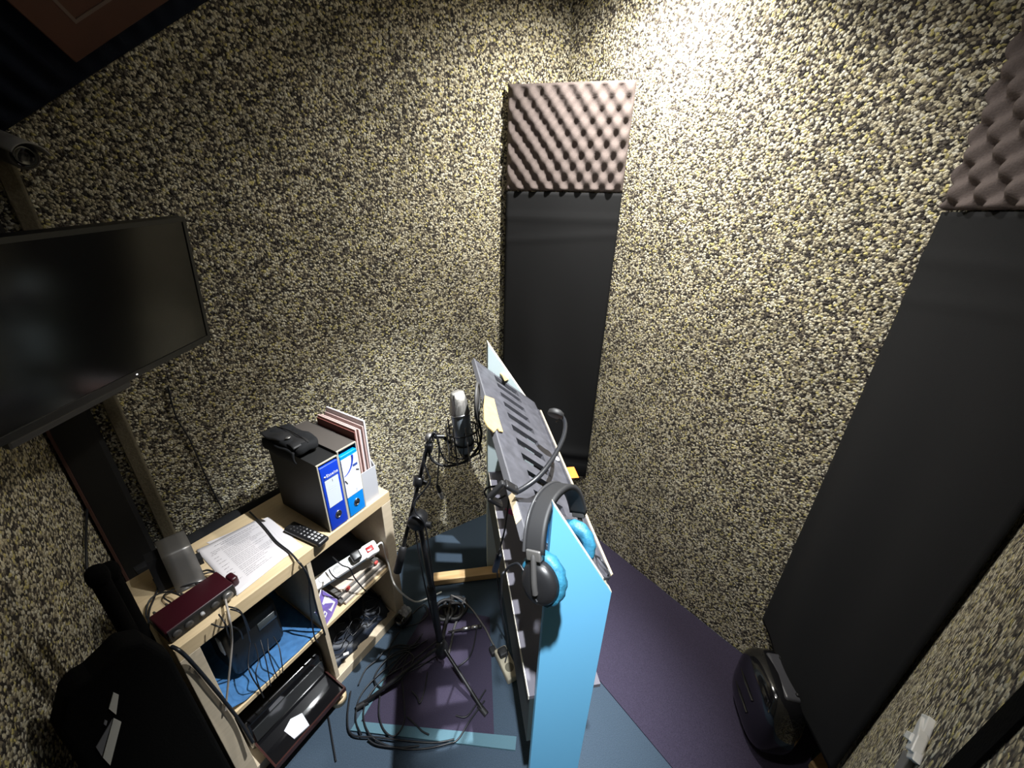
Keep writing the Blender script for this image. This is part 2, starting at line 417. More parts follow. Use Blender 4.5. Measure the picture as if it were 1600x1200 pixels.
# ---- corner bass traps: egg-crate foam above, black cloth below
def trap(Pl, Pr, zt, zb, zc, foam_label, cloth_label, px, pz, seed, amp=0.013, fold=None, curl=0.05):
    Pl, Pr = Vector(Pl), Vector(Pr); d = (Pr - Pl); wd = d.length - 0.020; d.normalize(); Pl = Pl + d * 0.010
    n = Vector((d.y, -d.x, 0))
    if n.dot(Vector((0.0, 1.0, 0)) - Pl) < 0: n = -n
    up = Vector((0, 0, 1))
    def front(u, v):
        x, z = u * wd, v * (zt - zb)
        e = min(u, 1 - u, v, 1 - v)
        h = math.cos(2 * PI * x / px) * math.cos(2 * PI * z / pz)
        h = math.copysign(abs(h) ** 0.75, h)
        k = min(1, e * 60)
        return Pl + d * x + up * (zb + z) + n * (0.013 + amp * (1 + h) * k)
    back = lambda u, v: Pl + d * u * wd + up * (zb + v * (zt - zb)) + n * 0.002
    fo = MB().slab(front, back, int(wd / px * 12), int((zt - zb) / pz * 12)).build('acoustic_foam_panel', m_foam)
    tag(fo, foam_label, 'foam panel', 'egg-crate foam panels on the corner traps')
    rnd = random.Random(seed)
    ph = [rnd.uniform(0, 6.28) for _ in range(8)]
    H = zb - 0.004 - zc
    def cf(u, v, off):
        z = zc + v * H
        bulge = 0.016 * math.sin(PI * u) * (1 - v) + 0.009 * math.sin(u * 7 + ph[0] + v * 3) * (1 - v * .6) * math.sin(PI * u)
        pull = 0.017 * math.sin((u + v * .35) * 9 + ph[1]) * math.exp(-((v - .35) / .32) ** 2) * math.sin(PI * u)
        hor = 0.004 * math.exp(-((v - .93) / .012) ** 2) + 0.003 * math.exp(-((v - .86 - .03 * u) / .01) ** 2)
        if fold: hor += 0.010 * math.exp(-((v - fold) / .02) ** 2) - .006 * math.exp(-((v - fold + .03) / .012) ** 2)
        hem = -curl * max(0, 1 - v / .06) ** 2
        return Pl + d * (u * wd) + up * z + n * (0.016 + bulge + pull + hor + off + hem * 0.4)
    cl = MB().slab(lambda u, v: cf(u, v, .002), lambda u, v: cf(u, v, -.003), 36, 110).build('black_cloth', m_cloth)
    tag(cl, cloth_label, 'cloth', 'black cloths hung across the corners')
trap((-0.063, 2.11, 0), (0.494, 1.990, 0), 2.435, 2.015, 0.40,
     'brown egg-crate foam panel mounted high in the back corner, whole in view',
     'black cloth hanging in the back corner behind the reading desk', 0.070, 0.086, 3, fold=0.11)
trap((1.166, 1.160, 0), (1.088, 0.626, 0), 2.42, 1.955, 0.29,
     'brown egg-crate foam panel at upper right, cut off by the edge of the picture',
     'black cloth hanging in the right corner above the glossy case', 0.075, 0.086, 5, amp=0.019, curl=0.0)

# ---- corner post, cable trunking, hanging wires on the back wall
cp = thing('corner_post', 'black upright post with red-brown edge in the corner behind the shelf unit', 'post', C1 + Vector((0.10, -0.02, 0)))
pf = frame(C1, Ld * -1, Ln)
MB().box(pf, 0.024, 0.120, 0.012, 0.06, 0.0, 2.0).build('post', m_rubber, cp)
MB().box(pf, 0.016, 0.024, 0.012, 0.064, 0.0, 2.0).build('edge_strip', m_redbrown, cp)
kf = frame(C0, Ld, Ln)
MBt = MB().box(kf, 1.975, 2.015, 0.0, 0.018, 0.0, 2.03)
tag(MBt.build('cable_trunking', m_trunk, bevel=0.004), 'tan cable trunking running straight up the wall behind the television', 'trunking')
cable('wall_wire', 'thin black wire hanging down the wall right of the television', [(-1.288, 1.295, 1.289), (-1.294, 1.290, 1.165), (-1.282, 1.299, 1.044), (-1.276, 1.303, 0.868), (-1.264, 1.311, 0.688)], 0.003)
cable('corner_wire', 'thin black wire hanging in the left corner beside the two black tubes', [(-1.599, 1.161, 0.921), (-1.517, 1.058, 0.892), (-1.433, 0.955, 0.850), (-1.363, 0.867, 0.791)], 0.004)

# ---- sloping padded panel up in the left corner, with plaque
A0 = C1 + Vector((0, 0, 1.955)); B0 = (-0.931, 1.545, 2.507); B0 = C0 + Ld * 0.74 + Vector((0, 0, 2.998)); D0 = C1 + Rd * 1.30 + Vector((0, 0, 2.998))
A0 = Vector(A0)
gn = (B0 - A0).cross(D0 - A0).normalized()
if gn.z > 0: gn = -gn
def tri(u, v, off):                 # u across from back wall to left wall, v from lower corner to ceiling
    p = A0 + (B0 - A0) * v * (1 - u) + (D0 - A0) * v * u
    rip = 0.011 * math.sin(2 * PI * (p - A0).dot((B0 - A0).normalized()) / 0.062) * (0 if off < 0 else 1)
    return p + gn * (rip * min(1, 8 * min(u, 1 - u)) * min(1, 6 * (1 - v)) + off)
pp = MB().slab(lambda u, v: tri(u, 0.02 + v * .98, 0.02), lambda u, v: tri(u, 0.02 + v * .98, -0.004), 90, 150).build('padded_panel', m_blue_cloth)
tag(pp, 'dark blue ribbed padded panel sloping across the top left corner', 'padded panel')
q0 = Vector((-1.217, 1.271, 2.285)) + gn * 0.036
plq = thing('wall_plaque', 'red-brown square plaque with pale line border on the dark blue padded panel', 'plaque', q0)
dg1 = (Vector((-1.070, 1.363, 2.415)) - Vector((-1.217, 1.271, 2.285))).normalized(); dg2 = dg1.cross(gn).normalized()
if dg2.y > 0: dg2 = -dg2
qf = frame(q0, dg1, dg2, gn)
brd = MB().box(qf, 0, 0.34, 0, 0.34, 0, 0.018).build('board', m_plaque, plq, bevel=.003)
ln = MB(); b_ = 0.072; e_ = 0.268; w_ = .008
ln.box(qf, b_, e_, b_, b_ + w_, 0.0175, 0.020); ln.box(qf, b_, b_ + w_, b_ + w_, e_, 0.0175, 0.020)
ln.box(qf, b_ + w_, e_, e_ - w_, e_, 0.0175, 0.020); ln.box(qf, e_ - w_, e_, b_ + w_, e_ - w_, 0.0175, 0.020)
ln.build('line_border', m_plaque_line, brd)

# ---- bullet camera at left edge
bcp = Vector((-1.315, 1.166, 2.020)); bt = thing('bullet_camera', 'pale grey bullet security camera with dark lens at the left edge', 'camera', bcp)
bax = (Vector((0.93, -0.25, -0.28))).normalized(); bs = bax.cross(Vector((0, 0, 1))).normalized(); bu = bs.cross(bax)
b0 = bcp - bax * 0.17
MB().lathe(b0, bax, [(0, .028), (.01, .034), (.165, .034), (.17, .03)], 24).build('body', m_darkgrey, bt)
bf = frame(b0, bax, bs, bu)
MB().slab(lambda u, v: bf(-0.01 + u * .21, math.cos(PI * (0.12 + .76 * v)) * .043, math.sin(PI * (0.12 + .76 * v)) * .043 - .002),
          lambda u, v: bf(-0.01 + u * .21, math.cos(PI * (0.12 + .76 * v)) * .040, math.sin(PI * (0.12 + .76 * v)) * .040 - .002), 4, 14).build('sun_shield', m_camgrey, bt)
MB().lathe(b0 + bax * .168, bax, [(0, .029), (.006, .026), (.004, .018), (.002, .012)], 24).build('lens', m_gloss, bt)
MB().tube([b0 + bax * .05 - bu * .03, b0 + bax * .03 - bu * .06, bcp - bax * .16 - bu * .06 + Ln * -0.06, bcp - bax * .18 - bu * .05 - Ln * .098], .011, 10).build('mounting_arm', m_darkgrey, bt)

# ---- television on the left
tv_tr = Vector((-1.000, 1.248, 1.880)); hh = Vector((-0.010, -0.9975, -0.069)).normalized(); tdn = Vector((-0.142, 0.069, -0.988))
tdn = (tdn - hh * tdn.dot(hh)).normalized(); tn = tdn.cross(hh).normalized()
if tn.x < 0: tn = -tn
tv = thing('television', 'black flat-screen television hanging high on the left', 'television', tv_tr + hh * .34 + tdn * .40)
TW, TH = 0.66, 0.398
tf = frame(tv_tr, hh, tdn, tn)
MB().box(tf, 0, TW, 0, TH, -0.030, -0.002).build('housing', m_black, tv, bevel=.004)
bz = MB(); bw = 0.012
bz.box(tf, 0, TW, 0, bw, -0.004, 0.003); bz.box(tf, 0, bw, bw, TH - .018, -0.004, 0.003); bz.box(tf, TW - bw, TW, bw, TH - .018, -0.004, 0.003); bz.box(tf, 0, TW, TH - .018, TH, -0.004, 0.003)
bzo = bz.build('bezel', mat('bezel_black', (0.018, 0.018, 0.017), 0.35), tv)
MB().box(tf, bw, TW - bw, bw, TH - .018, -0.003, 0.0005).build('screen', m_screen, tv)
MB().ell(tf(0.29, TH - .008, 0.003), hh * .003, tdn * .002, tn * .002, 1, 10, 6).build('indicator_light', m_led, bzo)
sl_ = MB(); sl_.box(tf, 0.31, 0.60, TH, TH + .022, -0.02, 0.0); sl_.build('speaker_bar', m_darkgrey, tv, bevel=.006)
MB().box(tf, 0.20, 0.50, 0.10, 0.30, -0.052, -0.028).build('rear_cover', m_black, tv, bevel=.01)
am = MB(); am.tube([tf(0.30, .2, -.05), tf(0.22, .2, -.12), C1 + Vector((0.13, 0.0, 1.70))], .016, 10); am.build('wall_bracket', m_black, tv)

# ------------------------------------------------------------------ shelf unit and everything on it
SA = Vector((-0.909, 0.655, 0)); sx = Vector((0.49, 0.872, 0)).normalized(); sy = Vector((-0.872, 0.49, 0)).normalized()
SH = frame(SA, sx, sy); SRZ = math.atan2(0.872, 0.49)
SW, SD, SHH = 0.785, 0.385, 0.79
su = thing('shelf_unit', 'pale birch two by two cube shelf unit standing in the left corner', 'shelf', SA, SRZ)
T_ = 0.05
MB().box(SH, 0, SW, 0, SD, SHH - T_, SHH).build('top_panel', m_birch, su, bevel=.002)
MB().box(SH, 0, T_, 0, SD, T_, SHH - T_).build('side_panel', m_birch_in, su, bevel=.0015)
MB().box(SH, SW - T_, SW, 0, SD, T_, SHH - T_).build('side_panel', m_birch_in, su, bevel=.0015)
MB().box(SH, 0, SW, 0, SD, 0.0, T_).build('bottom_panel', m_birch_in, su, bevel=.0015)
MB().box(SH, .385, .401, 0.002, SD - .002, T_, SHH - T_).build('divider', m_birch_in, su)
MB().box(SH, T_, .385, 0.002, SD - .002, .365, .381).build('middle_shelf', m_birch, su)
MB().box(SH, .401, SW - T_, 0.002, SD - .002, .365, .381).build('middle_shelf', m_birch, su)

# added black roll in the gap behind the shelf, makes the dark band there
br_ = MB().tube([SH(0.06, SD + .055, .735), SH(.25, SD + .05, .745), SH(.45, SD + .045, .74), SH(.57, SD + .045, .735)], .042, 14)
tag(br_.build('dark_band_roll', m_cloth), 'long black roll added between the shelf unit and the wall for the dark band there', 'cloth')

# lever-arch files
def arch_file(x0, y0, cls_spine, label, kind, sag):
    root = thing('lever_arch_file', label, 'binder', SH(x0 + .042, y0 + .15, SHH), SRZ, 'blue-spined binders on the shelf unit')
    w_, d__, h_ = .083, .285, .312
    F = frame(SH(x0, y0, SHH), sx, sy)
    k = .0035
    cs = MB()     # open-fronted slipcase
    cs.box(F, 0, k, 0.006, d__ + .02, 0, h_ - sag); cs.box(F, w_ - k, w_, 0.006, d__ + .02, 0, h_ - sag)
    cs.box(F, k, w_ - k, d__ + .016, d__ + .02, 0, h_ - sag); cs.box(F, k, w_ - k, 0.012, d__ + .016, 0, k)
    cs.build('slipcase', m_boxboard, root)
    MB().box(F, 0, w_, 0.010, d__ + .02, h_ - sag, h_ - sag + .003).build('case_top', m_boxgrey if kind else m_boxboard, root)
    eg = MB()
    eg.box(F, -.0008, k, 0.003, 0.0065, 0, h_ - sag + .002); eg.box(F, w_ - k, w_ + .0008, 0.003, 0.0065, 0, h_ - sag + .002); eg.box(F, -.0008, w_, 0.004, 0.0105, h_ - sag, h_ - sag + .0035)
    eg.build('case_edge', m_cream_edge, root)
    hs = h_ - .022
    sp = MB().rbox(F, k + .001, w_ - k - .001, 0.0, .26, .004, hs, .004).build('spine', cls_spine, root)
    # label, ring hole
    if kind == 0:
        MB().box(F, .014, .069, -.0012, .0002, .110, .230).build('spine_label', m_label, sp)
        MB().box(F, .014, .069, -.0016, -.0008, .232, .236).build('label_rule', m_navy_ink, sp)
        text_mesh('printed_name', 'Esselte', m_labelw, sp, F(.024, -.0006, .241), sx, (0, 0, 1), .0175)
        MB().lathe(F(.0185, -.0002, .246), -sy, [(0, .004), (.0012, .004)], 14).build('printed_dot', m_labelw, sp)
        text_mesh('printed_number', '1', m_ink, sp, F(.040, -.0014, .214), sx, (0, 0, 1), .016)
        rz_ = .062
        gl = MB()
        for i in range(3): gl.box(F, .022, .060 - i * .004, -.0016, -.0010, .196 - i * .008, .1966 - i * .008)
        gl.build('printed_lines', mat('faint_ink', (.46, .50, .58), .8), sp)
    else:
        MB().box(F, .0052, .078, -.0012, .0002, .100, .275).build('spine_label', m_labelw, sp)
        ar = [(.042 + .012 - .052 * (1 - math.cos(a)), .275 - .075 * math.sin(a)) for a in [i / 10 * 1.45 for i in range(11)]]
        MB().tube([F(max(.006, x), -.0014, z) for x, z in ar], lambda tt: .0045 * (1 - .75 * tt), 6, steps=2).build('printed_arc', m_blue1, sp)
        MB().box(F, .050, .071, -.0018, -.0010, .222, .232).build('printed_badge', m_navy_ink, sp)
        gl = MB()
        for i in range(4): gl.box(F, .012, .060, -.0016, -.0010, .196 - i * .009, .1966 - i * .009)
        gl.build('printed_lines', mat('faint_ink', (.46, .50, .58), .8), sp)
        MB().tube([F(.062, -.0012, .204), F(.074, -.0012, .196)], .0022, 6, smooth=False).build('staple', m_darkgrey, sp)
        MB().tube([F(.008, -.0012, .182), F(.016, -.0012, .164)], .0022, 6, smooth=False).build('staple', m_darkgrey, sp)
        text_mesh('printed_number', '2', mat('faint_ink', (.46, .50, .58), .8), sp, F(.046, -.0014, .108), sx, (0, 0, 1), .018)
        rz_ = .058
    rg = MB().tube([F(.042 + .0115 * math.cos(a), -.0012, rz_ + .0145 * math.sin(a)) for a in [i * PI / 8 for i in range(16)]], .0022, 6, closed=True, steps=2).build('finger_ring', m_steel, sp)
    MB().lathe(F(.042, -.0006, rz_), -sy, [(0, .0115), (.0006, .0115)], 20, sx=1).build('finger_hole', m_rubber, sp)
    return root
arch_file(.500, .004, m_blue1, 'royal blue binder in black slipcase, the one under the black pouch', 0, .012)
arch_file(.5845, .004, m_blue2, 'sky blue binder in grey-topped slipcase, next to the grey magazine file', 1, .0)

# soft pouch lying on the first file
pb = thing('soft_pouch', 'soft black zipped pouch lying on top of the royal blue binder', 'pouch', SH(.540, .19, SHH + .304), SRZ)
PF = frame(SH(.535, .195, SHH + .309), sx, sy)
def pouch(u, v, hx, hy, hz, z0):
    a = 2 * PI * u; t_ = PI * v - PI / 2
    s_ = lambda q, e: math.copysign(abs(q) ** e, q)
    x = hx * s_(math.cos(t_), .35) * s_(math.cos(a), .5); y = hy * s_(math.cos(t_), .35) * s_(math.sin(a), .5)
    z = z0 + hz * s_(math.sin(t_), .6) + .004 * math.sin(x * 90 + y * 40) + .003 * math.sin(y * 110)
    return PF(x, y, z)
mb = MB(); mb.grid(lambda u, v: pouch(u, v, .052, .112, .022, .024), 40, 18); mb.build('body', m_cloth, pb)
MB().grid(lambda u, v: PF(-.052 + .06 * u + .006 * math.sin(v * 6), -.10 + .20 * v, .0455 + .008 * math.sin(PI * u) * math.sin(PI * v) + .003 * math.sin(v * 14)), 10, 24).build('front_pocket', m_rubber, pb).modifiers.new('thick', 'SOLIDIFY').thickness = .006
MB().tube([PF(.0, -.105, .045), PF(.004, -.05, .053), PF(.006, .03, .054), PF(.004, .105, .045)], .0022, 6).build('zip', m_black, pb)
MB().ell(PF(-.028, -.035, .058), sx * .010, sy * .008, Vector((0, 0, .003)), 1, 14, 8).build('badge', m_alu, pb)
MB().grid(lambda u, v: PF(-.056 - .02 * v * (1 - v), -.10 + .19 * u, .03 - .05 * v + .004 * math.sin(u * 9)), 20, 8).build('side_flap', m_cloth, pb).modifiers.new('thick', 'SOLIDIFY').thickness = .005

# magazine file with folders
mf = thing('magazine_file', 'grey translucent magazine file at the right end of the shelf unit', 'magazine file', SH(.712, .15, SHH), SRZ)
MF = frame(SH(.672, .016, SHH), sx, sy)
g = MB(); FW = .074; FD = .25
g.box(MF, 0, FW, 0, FD, 0, .003)
g.box(MF, 0, FW, 0, .003, .003, .155)
g.prism([MF(0, 0.003, .003), MF(0, FD, .003), MF(0, FD, .31), MF(0, .12, .31), MF(0, .003, .155)], MF(.003, 0, 0) - MF(0, 0, 0))
g.prism([MF(FW - .003, 0.003, .003), MF(FW - .003, FD, .003), MF(FW - .003, FD, .31), MF(FW - .003, .12, .31), MF(FW - .003, .003, .155)], MF(.003, 0, 0) - MF(0, 0, 0))
g.box(MF, .003, FW - .003, FD - .003, FD, .003, .31)
g.build('file_body', m_clear, mf)
def folder(x, y0, h, th, m, lab, lean=0.0, d=.225):
    p = [MF(x, y0, .0035), MF(x + th, y0, .0035), MF(x + th, y0 + d, .0035), MF(x, y0 + d, .0035),
         MF(x + lean, y0, h), MF(x + th + lean, y0, h), MF(x + th + lean, y0 + d, h), MF(x + lean, y0 + d, h)]
    tag(MB().hexa(p).build('document_folder', m, bevel=.0006), lab, 'folder', 'folders in the magazine file')
folder(.005, .006, .345, .004, m_maroon, 'maroon folder in the grey magazine file, next to the sky blue binder')
folder(.0125, .010, .352, .007, m_pink, 'thick pink folder in the grey magazine file, beside the maroon one')
folder(.0245, .006, .349, .006, m_pink, 'pink folder in the middle of the grey magazine file')
folder(.0345, .012, .338, .005, m_paper, 'white sheaf of paper between the pink folders in the magazine file')
folder(.0435, .006, .353, .005, m_pink, 'thin pink folder right of the white sheaf in the magazine file')
folder(.0525, .006, .372, .008, m_paper, 'white outermost folder standing tallest in the magazine file')

# sheets of paper
def sheet(pts, z, name, lab, grp=None, lines=False, th=.0006):
    P = [Vector((p[0], p[1], SHH + z)) for p in pts]
    if not lines:
        return tag(MB().prism(P, (0, 0, th)).build(name, m_paper), lab, 'paper', grp)
    t_ = thing(name, lab, 'paper', (P[0] + P[2]) / 2, 0, grp)
    def at(u, v): return (P[0] * (1 - u) + P[1] * u) * (1 - v) + (P[3] * (1 - u) + P[2] * u) * v
    MB().slab(lambda u, v: at(u, v) + Vector((0, 0, th + .004 * max(0, 1 - (u + v) * 5))), lambda u, v: at(u, v) + Vector((0, 0, .004 * max(0, 1 - (u + v) * 5))), 16, 16).build('sheet', m_paper, t_)
    tx = MB(); rn = random.Random(4)
    def dash(u0, u1, v, hh_=.0022):
        u = u0
        while u < u1:
            L = min(rn.uniform(.02, .06), u1 - u)
            tx.add([at(u, v - hh_) + Vector((0, 0, th + .0012)), at(u + L, v - hh_) + Vector((0, 0, th + .0012)), at(u + L, v + hh_) + Vector((0, 0, th + .0012)), at(u, v + hh_) + Vector((0, 0, th + .0012))], [(0, 1, 2, 3)])
            u += L + .010
    dash(.22, .88, .09, .003); dash(.30, .80, .125, .003)
    v = .17
    for i in range(22):
        if i in (3, 9, 15, 18): v += .012
        if i % 2 == 0 and i > 1: dash(.10, .17 + rn.uniform(0, .05), v)
        dash(.26 if i > 1 else .12, rn.uniform(.62, .95) if i < 16 else rn.uniform(.45, .8), v); v += .030
    tx.build('printed_text', m_ink, t_)
    return t_
# a sheet lying below and the printed page above it
u0, u1, u2, u3 = SH(.235, .345, 0), SH(.425, .285, 0), SH(.405, .034, 0), SH(.29, .05, 0)
sheet([u0, u1, u2, u3], .0008, 'paper_sheet', 'blank white sheet peeping out below the printed page on the shelf unit')
s0, s1, s2, s3 = SH(.198, .332, 0), SH(.400, .305, 0), SH(.375, .045, 0), SH(.178, .028, 0)
sheet([s0, s1, s2, s3], .0022, 'printed_page', 'white page with lines of print lying in front of the binders', None, True)

# remote control
rc = thing('remote_control', 'black remote control lying beside the royal blue binder', 'remote control', SH(.440, .07, SHH), SRZ)
ra = (SH(.452, -.020, 0) - SH(.432, .165, 0)).normalized(); rb = Vector((-ra.y, ra.x, 0))
RF = frame(SH(.432, .160, SHH), ra, rb)
rcb = MB().rbox(RF, 0, .185, -.024, .024, 0.001, .021, .009).build('body', m_black, rc)
for i in range(8):
    for j in range(3):
        big = i > 4
        MB().rbox(RF, .028 + i * .018, .028 + i * .018 + (.011 if big else .006), -.016 + j * .0125, -.016 + j * .0125 + (.008 if big else .0055), .0205, .0228, .001, 1).build('button', m_key if i > 2 else m_darkgrey, rcb)
tag(rc, rc['label'], 'remote control')

# red audio interface with its leads
ai = thing('audio_interface', 'dark red audio interface box at the near end of the shelf unit', 'audio interface', SH(.085, .075, SHH), SRZ)
ia = (SH(.172, .085, 0) - SH(.0, .078, 0)).normalized(); ib = Vector((-ia.y, ia.x, 0))
IF = frame(SH(.004, .030, SHH), ia, ib)
MB().rbox(IF, 0, .180, 0, .098, .002, .045, .005).build('case', m_red, ai)
fpn = MB().box(IF, .004, .176, -.004, .001, .005, .043).build('front_panel', m_rubber, ai)
for i, x in enumerate((.020, .050, .118)):
    MB().lathe(IF(x, -.004, .024), -ib, [(0, .011), (.004, .011), (.0045, .004)], 16).build('input_socket', m_darkgrey, fpn)
MB().lathe(IF(.152, -.004, .026), -ib, [(0, .015), (.010, .014), (.012, .012)], 20).build('volume_knob', m_alu, fpn)
MB().lathe(IF(.084, -.004, .028), -ib, [(0, .006), (.008, .005)], 14).build('gain_knob', m_key, fpn)
for x in (.02, .05, .09, .13):
    MB().lathe(IF(x, .098, .022), ib, [(0, .006), (.018, .006), (.019, .004), (.03, .003)], 12).build('rear_plug', m_alu if x < .1 else m_rubber, ai)
MB().rbox(frame(IF(.183, .025, 0), ia, ib), 0, .022, 0, .040, .002, .038, .008).build('side_cover', m_red, ai)

# aluminium stand with the black box behind it
al = thing('aluminium_stand', 'curved grey aluminium stand with black back beside the red interface', 'stand', SH(.13, .24, SHH), SRZ)
AF = frame(SH(.085, .190, SHH), (SH(.16, .18, 0) - SH(.085, .2, 0)).normalized(), (SH(.10, .27, 0) - SH(.085, .19, 0)).normalized())
prof = [(0.0, .004), (.012, .004), (.030, .05), (.052, .105), (.072, .118), (.150, .118)]
pr2 = CR([(y, 0, z) for y, z in prof], False, 6)
MB().slab(lambda u, v: AF(.075 * u, pr2[int(v * (len(pr2) - 1))].x, pr2[int(v * (len(pr2) - 1))].z + .0),
          lambda u, v: AF(.075 * u, pr2[int(v * (len(pr2) - 1))].x + .003, pr2[int(v * (len(pr2) - 1))].z - .004), 3, len(pr2) - 1).build('curved_sheet', m_alu, al)
MB().prism([AF(-.035, .045, .002), AF(-.035, .135, .002), AF(-.035, .135, .10), AF(-.035, .085, .10)], AF(.104, 0, 0) - AF(0, 0, 0)).build('back_box', m_black, al)
MB().box(AF, .076, .088, .050, .085, .030, .055).build('socket_block', m_rubber, al)

def C(name, label, pts, r=.0028, m=None, grp=None): return cable(name, label, pts, r, m, 'cable', 6, grp)
zt = SHH + .004
C('interface_cable', 'black lead looping behind the red interface, nearest the corner', [(-1.023, 0.722, 0.800), (-1.066, 0.750, 0.800), (-1.085, 0.794, 0.810), (-1.053, 0.817, 0.810), (-0.973, 0.790, 0.820), (-0.943, 0.774, 0.815)], .0026)
C('interface_cable', 'black lead running along the shelf edge left of the red interface', [(-1.018, 0.704, 0.800), (-1.065, 0.760, 0.800), (-1.086, 0.801, 0.800), (-1.107, 0.838, 0.800), (-1.145, 0.867, 0.800)], .0026)
C('interface_cable', 'thin black lead tangled between the grey stand and the red interface', [(-1.022, 0.752, 0.800), (-1.004, 0.775, 0.810), (-1.064, 0.809, 0.800), (-1.046, 0.836, 0.800), (-1.011, 0.855, 0.800), (-0.973, 0.866, 0.800)], .0024)
C('interface_cable', 'black lead arching over from the grey stand to the page', [(-1.005, 0.891, 0.810), (-0.979, 0.891, 0.820), (-0.942, 0.877, 0.820), (-0.899, 0.839, 0.825), (-0.883, 0.807, 0.830)], .003)
C('grey_cable', 'pale grey cable running over the shelf edge beside the red interface', [(-1.001, 0.892, 0.800), (-0.962, 0.892, 0.810), (-0.907, 0.852, 0.815), (-0.859, 0.797, 0.815), (-0.806, 0.737, 0.808), (-0.841, 0.751, 0.691), (-0.853, 0.731, 0.613), (-0.869, 0.706, 0.523), (-0.880, 0.682, 0.449)], .0032, mat('cable_grey', (.34, .31, .28), .5))
C('front_lead', 'thick black lead dropping from the red interface over the shelf side', [(-0.910, 0.656, 0.810), (-0.879, 0.647, 0.805), (-0.889, 0.666, 0.723), (-0.882, 0.679, 0.591), (-0.870, 0.695, 0.384), (-0.853, 0.693, 0.233)], .0048)
for i, pts in enumerate([
    [(-0.847, 0.750, 0.810), (-0.816, 0.729, 0.800), (-0.844, 0.750, 0.722), (-0.846, 0.751, 0.675)],
    [(-0.837, 0.775, 0.810), (-0.809, 0.774, 0.800), (-0.818, 0.793, 0.735), (-0.849, 0.823, 0.625)],
    [(-0.824, 0.767, 0.810), (-0.793, 0.763, 0.800), (-0.819, 0.790, 0.708), (-0.853, 0.815, 0.578)],
    [(-0.848, 0.721, 0.810), (-0.820, 0.719, 0.800), (-0.837, 0.759, 0.744), (-0.832, 0.776, 0.699), (-0.853, 0.796, 0.625)]]):
    C('drooping_lead', ['short thin lead hanging from the red interface over the shelf edge, leftmost', 'thin lead curving from the interface over the shelf edge, rightmost', 'thin lead hanging into the upper left compartment beside its twin', 'thin lead sagging along the front edge of the shelf top'][i], pts, .0022, None, 'thin leads drooping from the red interface')
C('page_cable', 'black cable lying across the printed page and down the shelf divider', [(-1.030, 1.179, 0.800), (-0.931, 1.107, 0.800), (-0.842, 1.036, 0.800), (-0.771, 0.992, 0.800), (-0.709, 0.943, 0.803), (-0.715, 0.971, 0.729), (-0.715, 0.980, 0.645), (-0.716, 0.977, 0.563), (-0.715, 0.976, 0.486), (-0.714, 0.981, 0.363)], .0034)
C('page_cable', 'second black cable hanging in front of the upper left compartment', [(-0.724, 0.968, 0.773), (-0.718, 0.978, 0.682), (-0.727, 0.966, 0.578), (-0.735, 0.957, 0.464), (-0.733, 0.948, 0.398), (-0.732, 0.957, 0.353)], .0028)

# --- compartments
cb = MB().grid(lambda u, v: SH(.056 + .322 * u, .006 + .368 * v, .3835 + .006 * abs(math.sin(u * 9 + v * 4)) + (.10 * max(0, v - .8) / .2 + .012 * math.sin(u * 20) * max(0, v - .6)) + .03 * max(0, .12 - u) * 8), 30, 24).build('blue_cloth', m_blue_sheet)
cb.modifiers.new('thick', 'SOLIDIFY').thickness = .003; cb.modifiers['thick'].offset = 1
tag(cb, 'blue cloth lining the upper left shelf compartment', 'cloth')
sb = thing('monitor_box', 'black box with rounded corners standing in the upper left compartment', 'box', SH(.2, .17, .395), SRZ)
KF = frame(SH(.115, .085, .398), sx, sy)
MB().rbox(KF, 0, .175, 0, .16, 0, .215, .022).build('body', mat('box_satin', (.012, .012, .012), .3), sb)
MB().rbox(KF, .10, .165, -.003, .004, .13, .165, .002, 2).build('front_window', mat('window_grey', (.06, .07, .075), .25), sb)
MB().rbox(KF, -.004, .004, .02, .05, .12, .19, .002, 2).build('side_label', m_label, sb)
for i, pts in enumerate([
    [(-0.868, 0.830, 0.554), (-0.858, 0.787, 0.515), (-0.841, 0.764, 0.487), (-0.838, 0.770, 0.393), (-0.832, 0.767, 0.352)],
    [(-0.863, 0.838, 0.534), (-0.844, 0.811, 0.491), (-0.837, 0.775, 0.466), (-0.834, 0.768, 0.369)],
    [(-0.862, 0.861, 0.515), (-0.835, 0.828, 0.481), (-0.820, 0.804, 0.432), (-0.818, 0.792, 0.373)],
    [(-0.859, 0.886, 0.483), (-0.835, 0.847, 0.467), (-0.822, 0.830, 0.423), (-0.806, 0.815, 0.385)],
    [(-0.850, 0.903, 0.467), (-0.819, 0.877, 0.455), (-0.798, 0.844, 0.420), (-0.796, 0.832, 0.377)]]):
    C('hanging_lead', ['lead looping widest below the black box in the upper left compartment', 'second lead below the black box, crossing the first loop', 'middle lead hanging below the black box over the shelf edge', 'fourth lead below the black box over the shelf edge', 'rightmost lead curving from below the black box over the shelf edge'][i], pts, .002, m_cable, 'leads hanging below the black box')
tag(MB().lathe(SH(.072, .03, .392), (SH(.02, -.05, 0) - SH(0, 0, 0)), [(0, .005), (.018, .005)], 12).build('earplug', m_white, bevel=.001), 'small white capsule on the blue cloth in the upper left compartment', 'capsule')

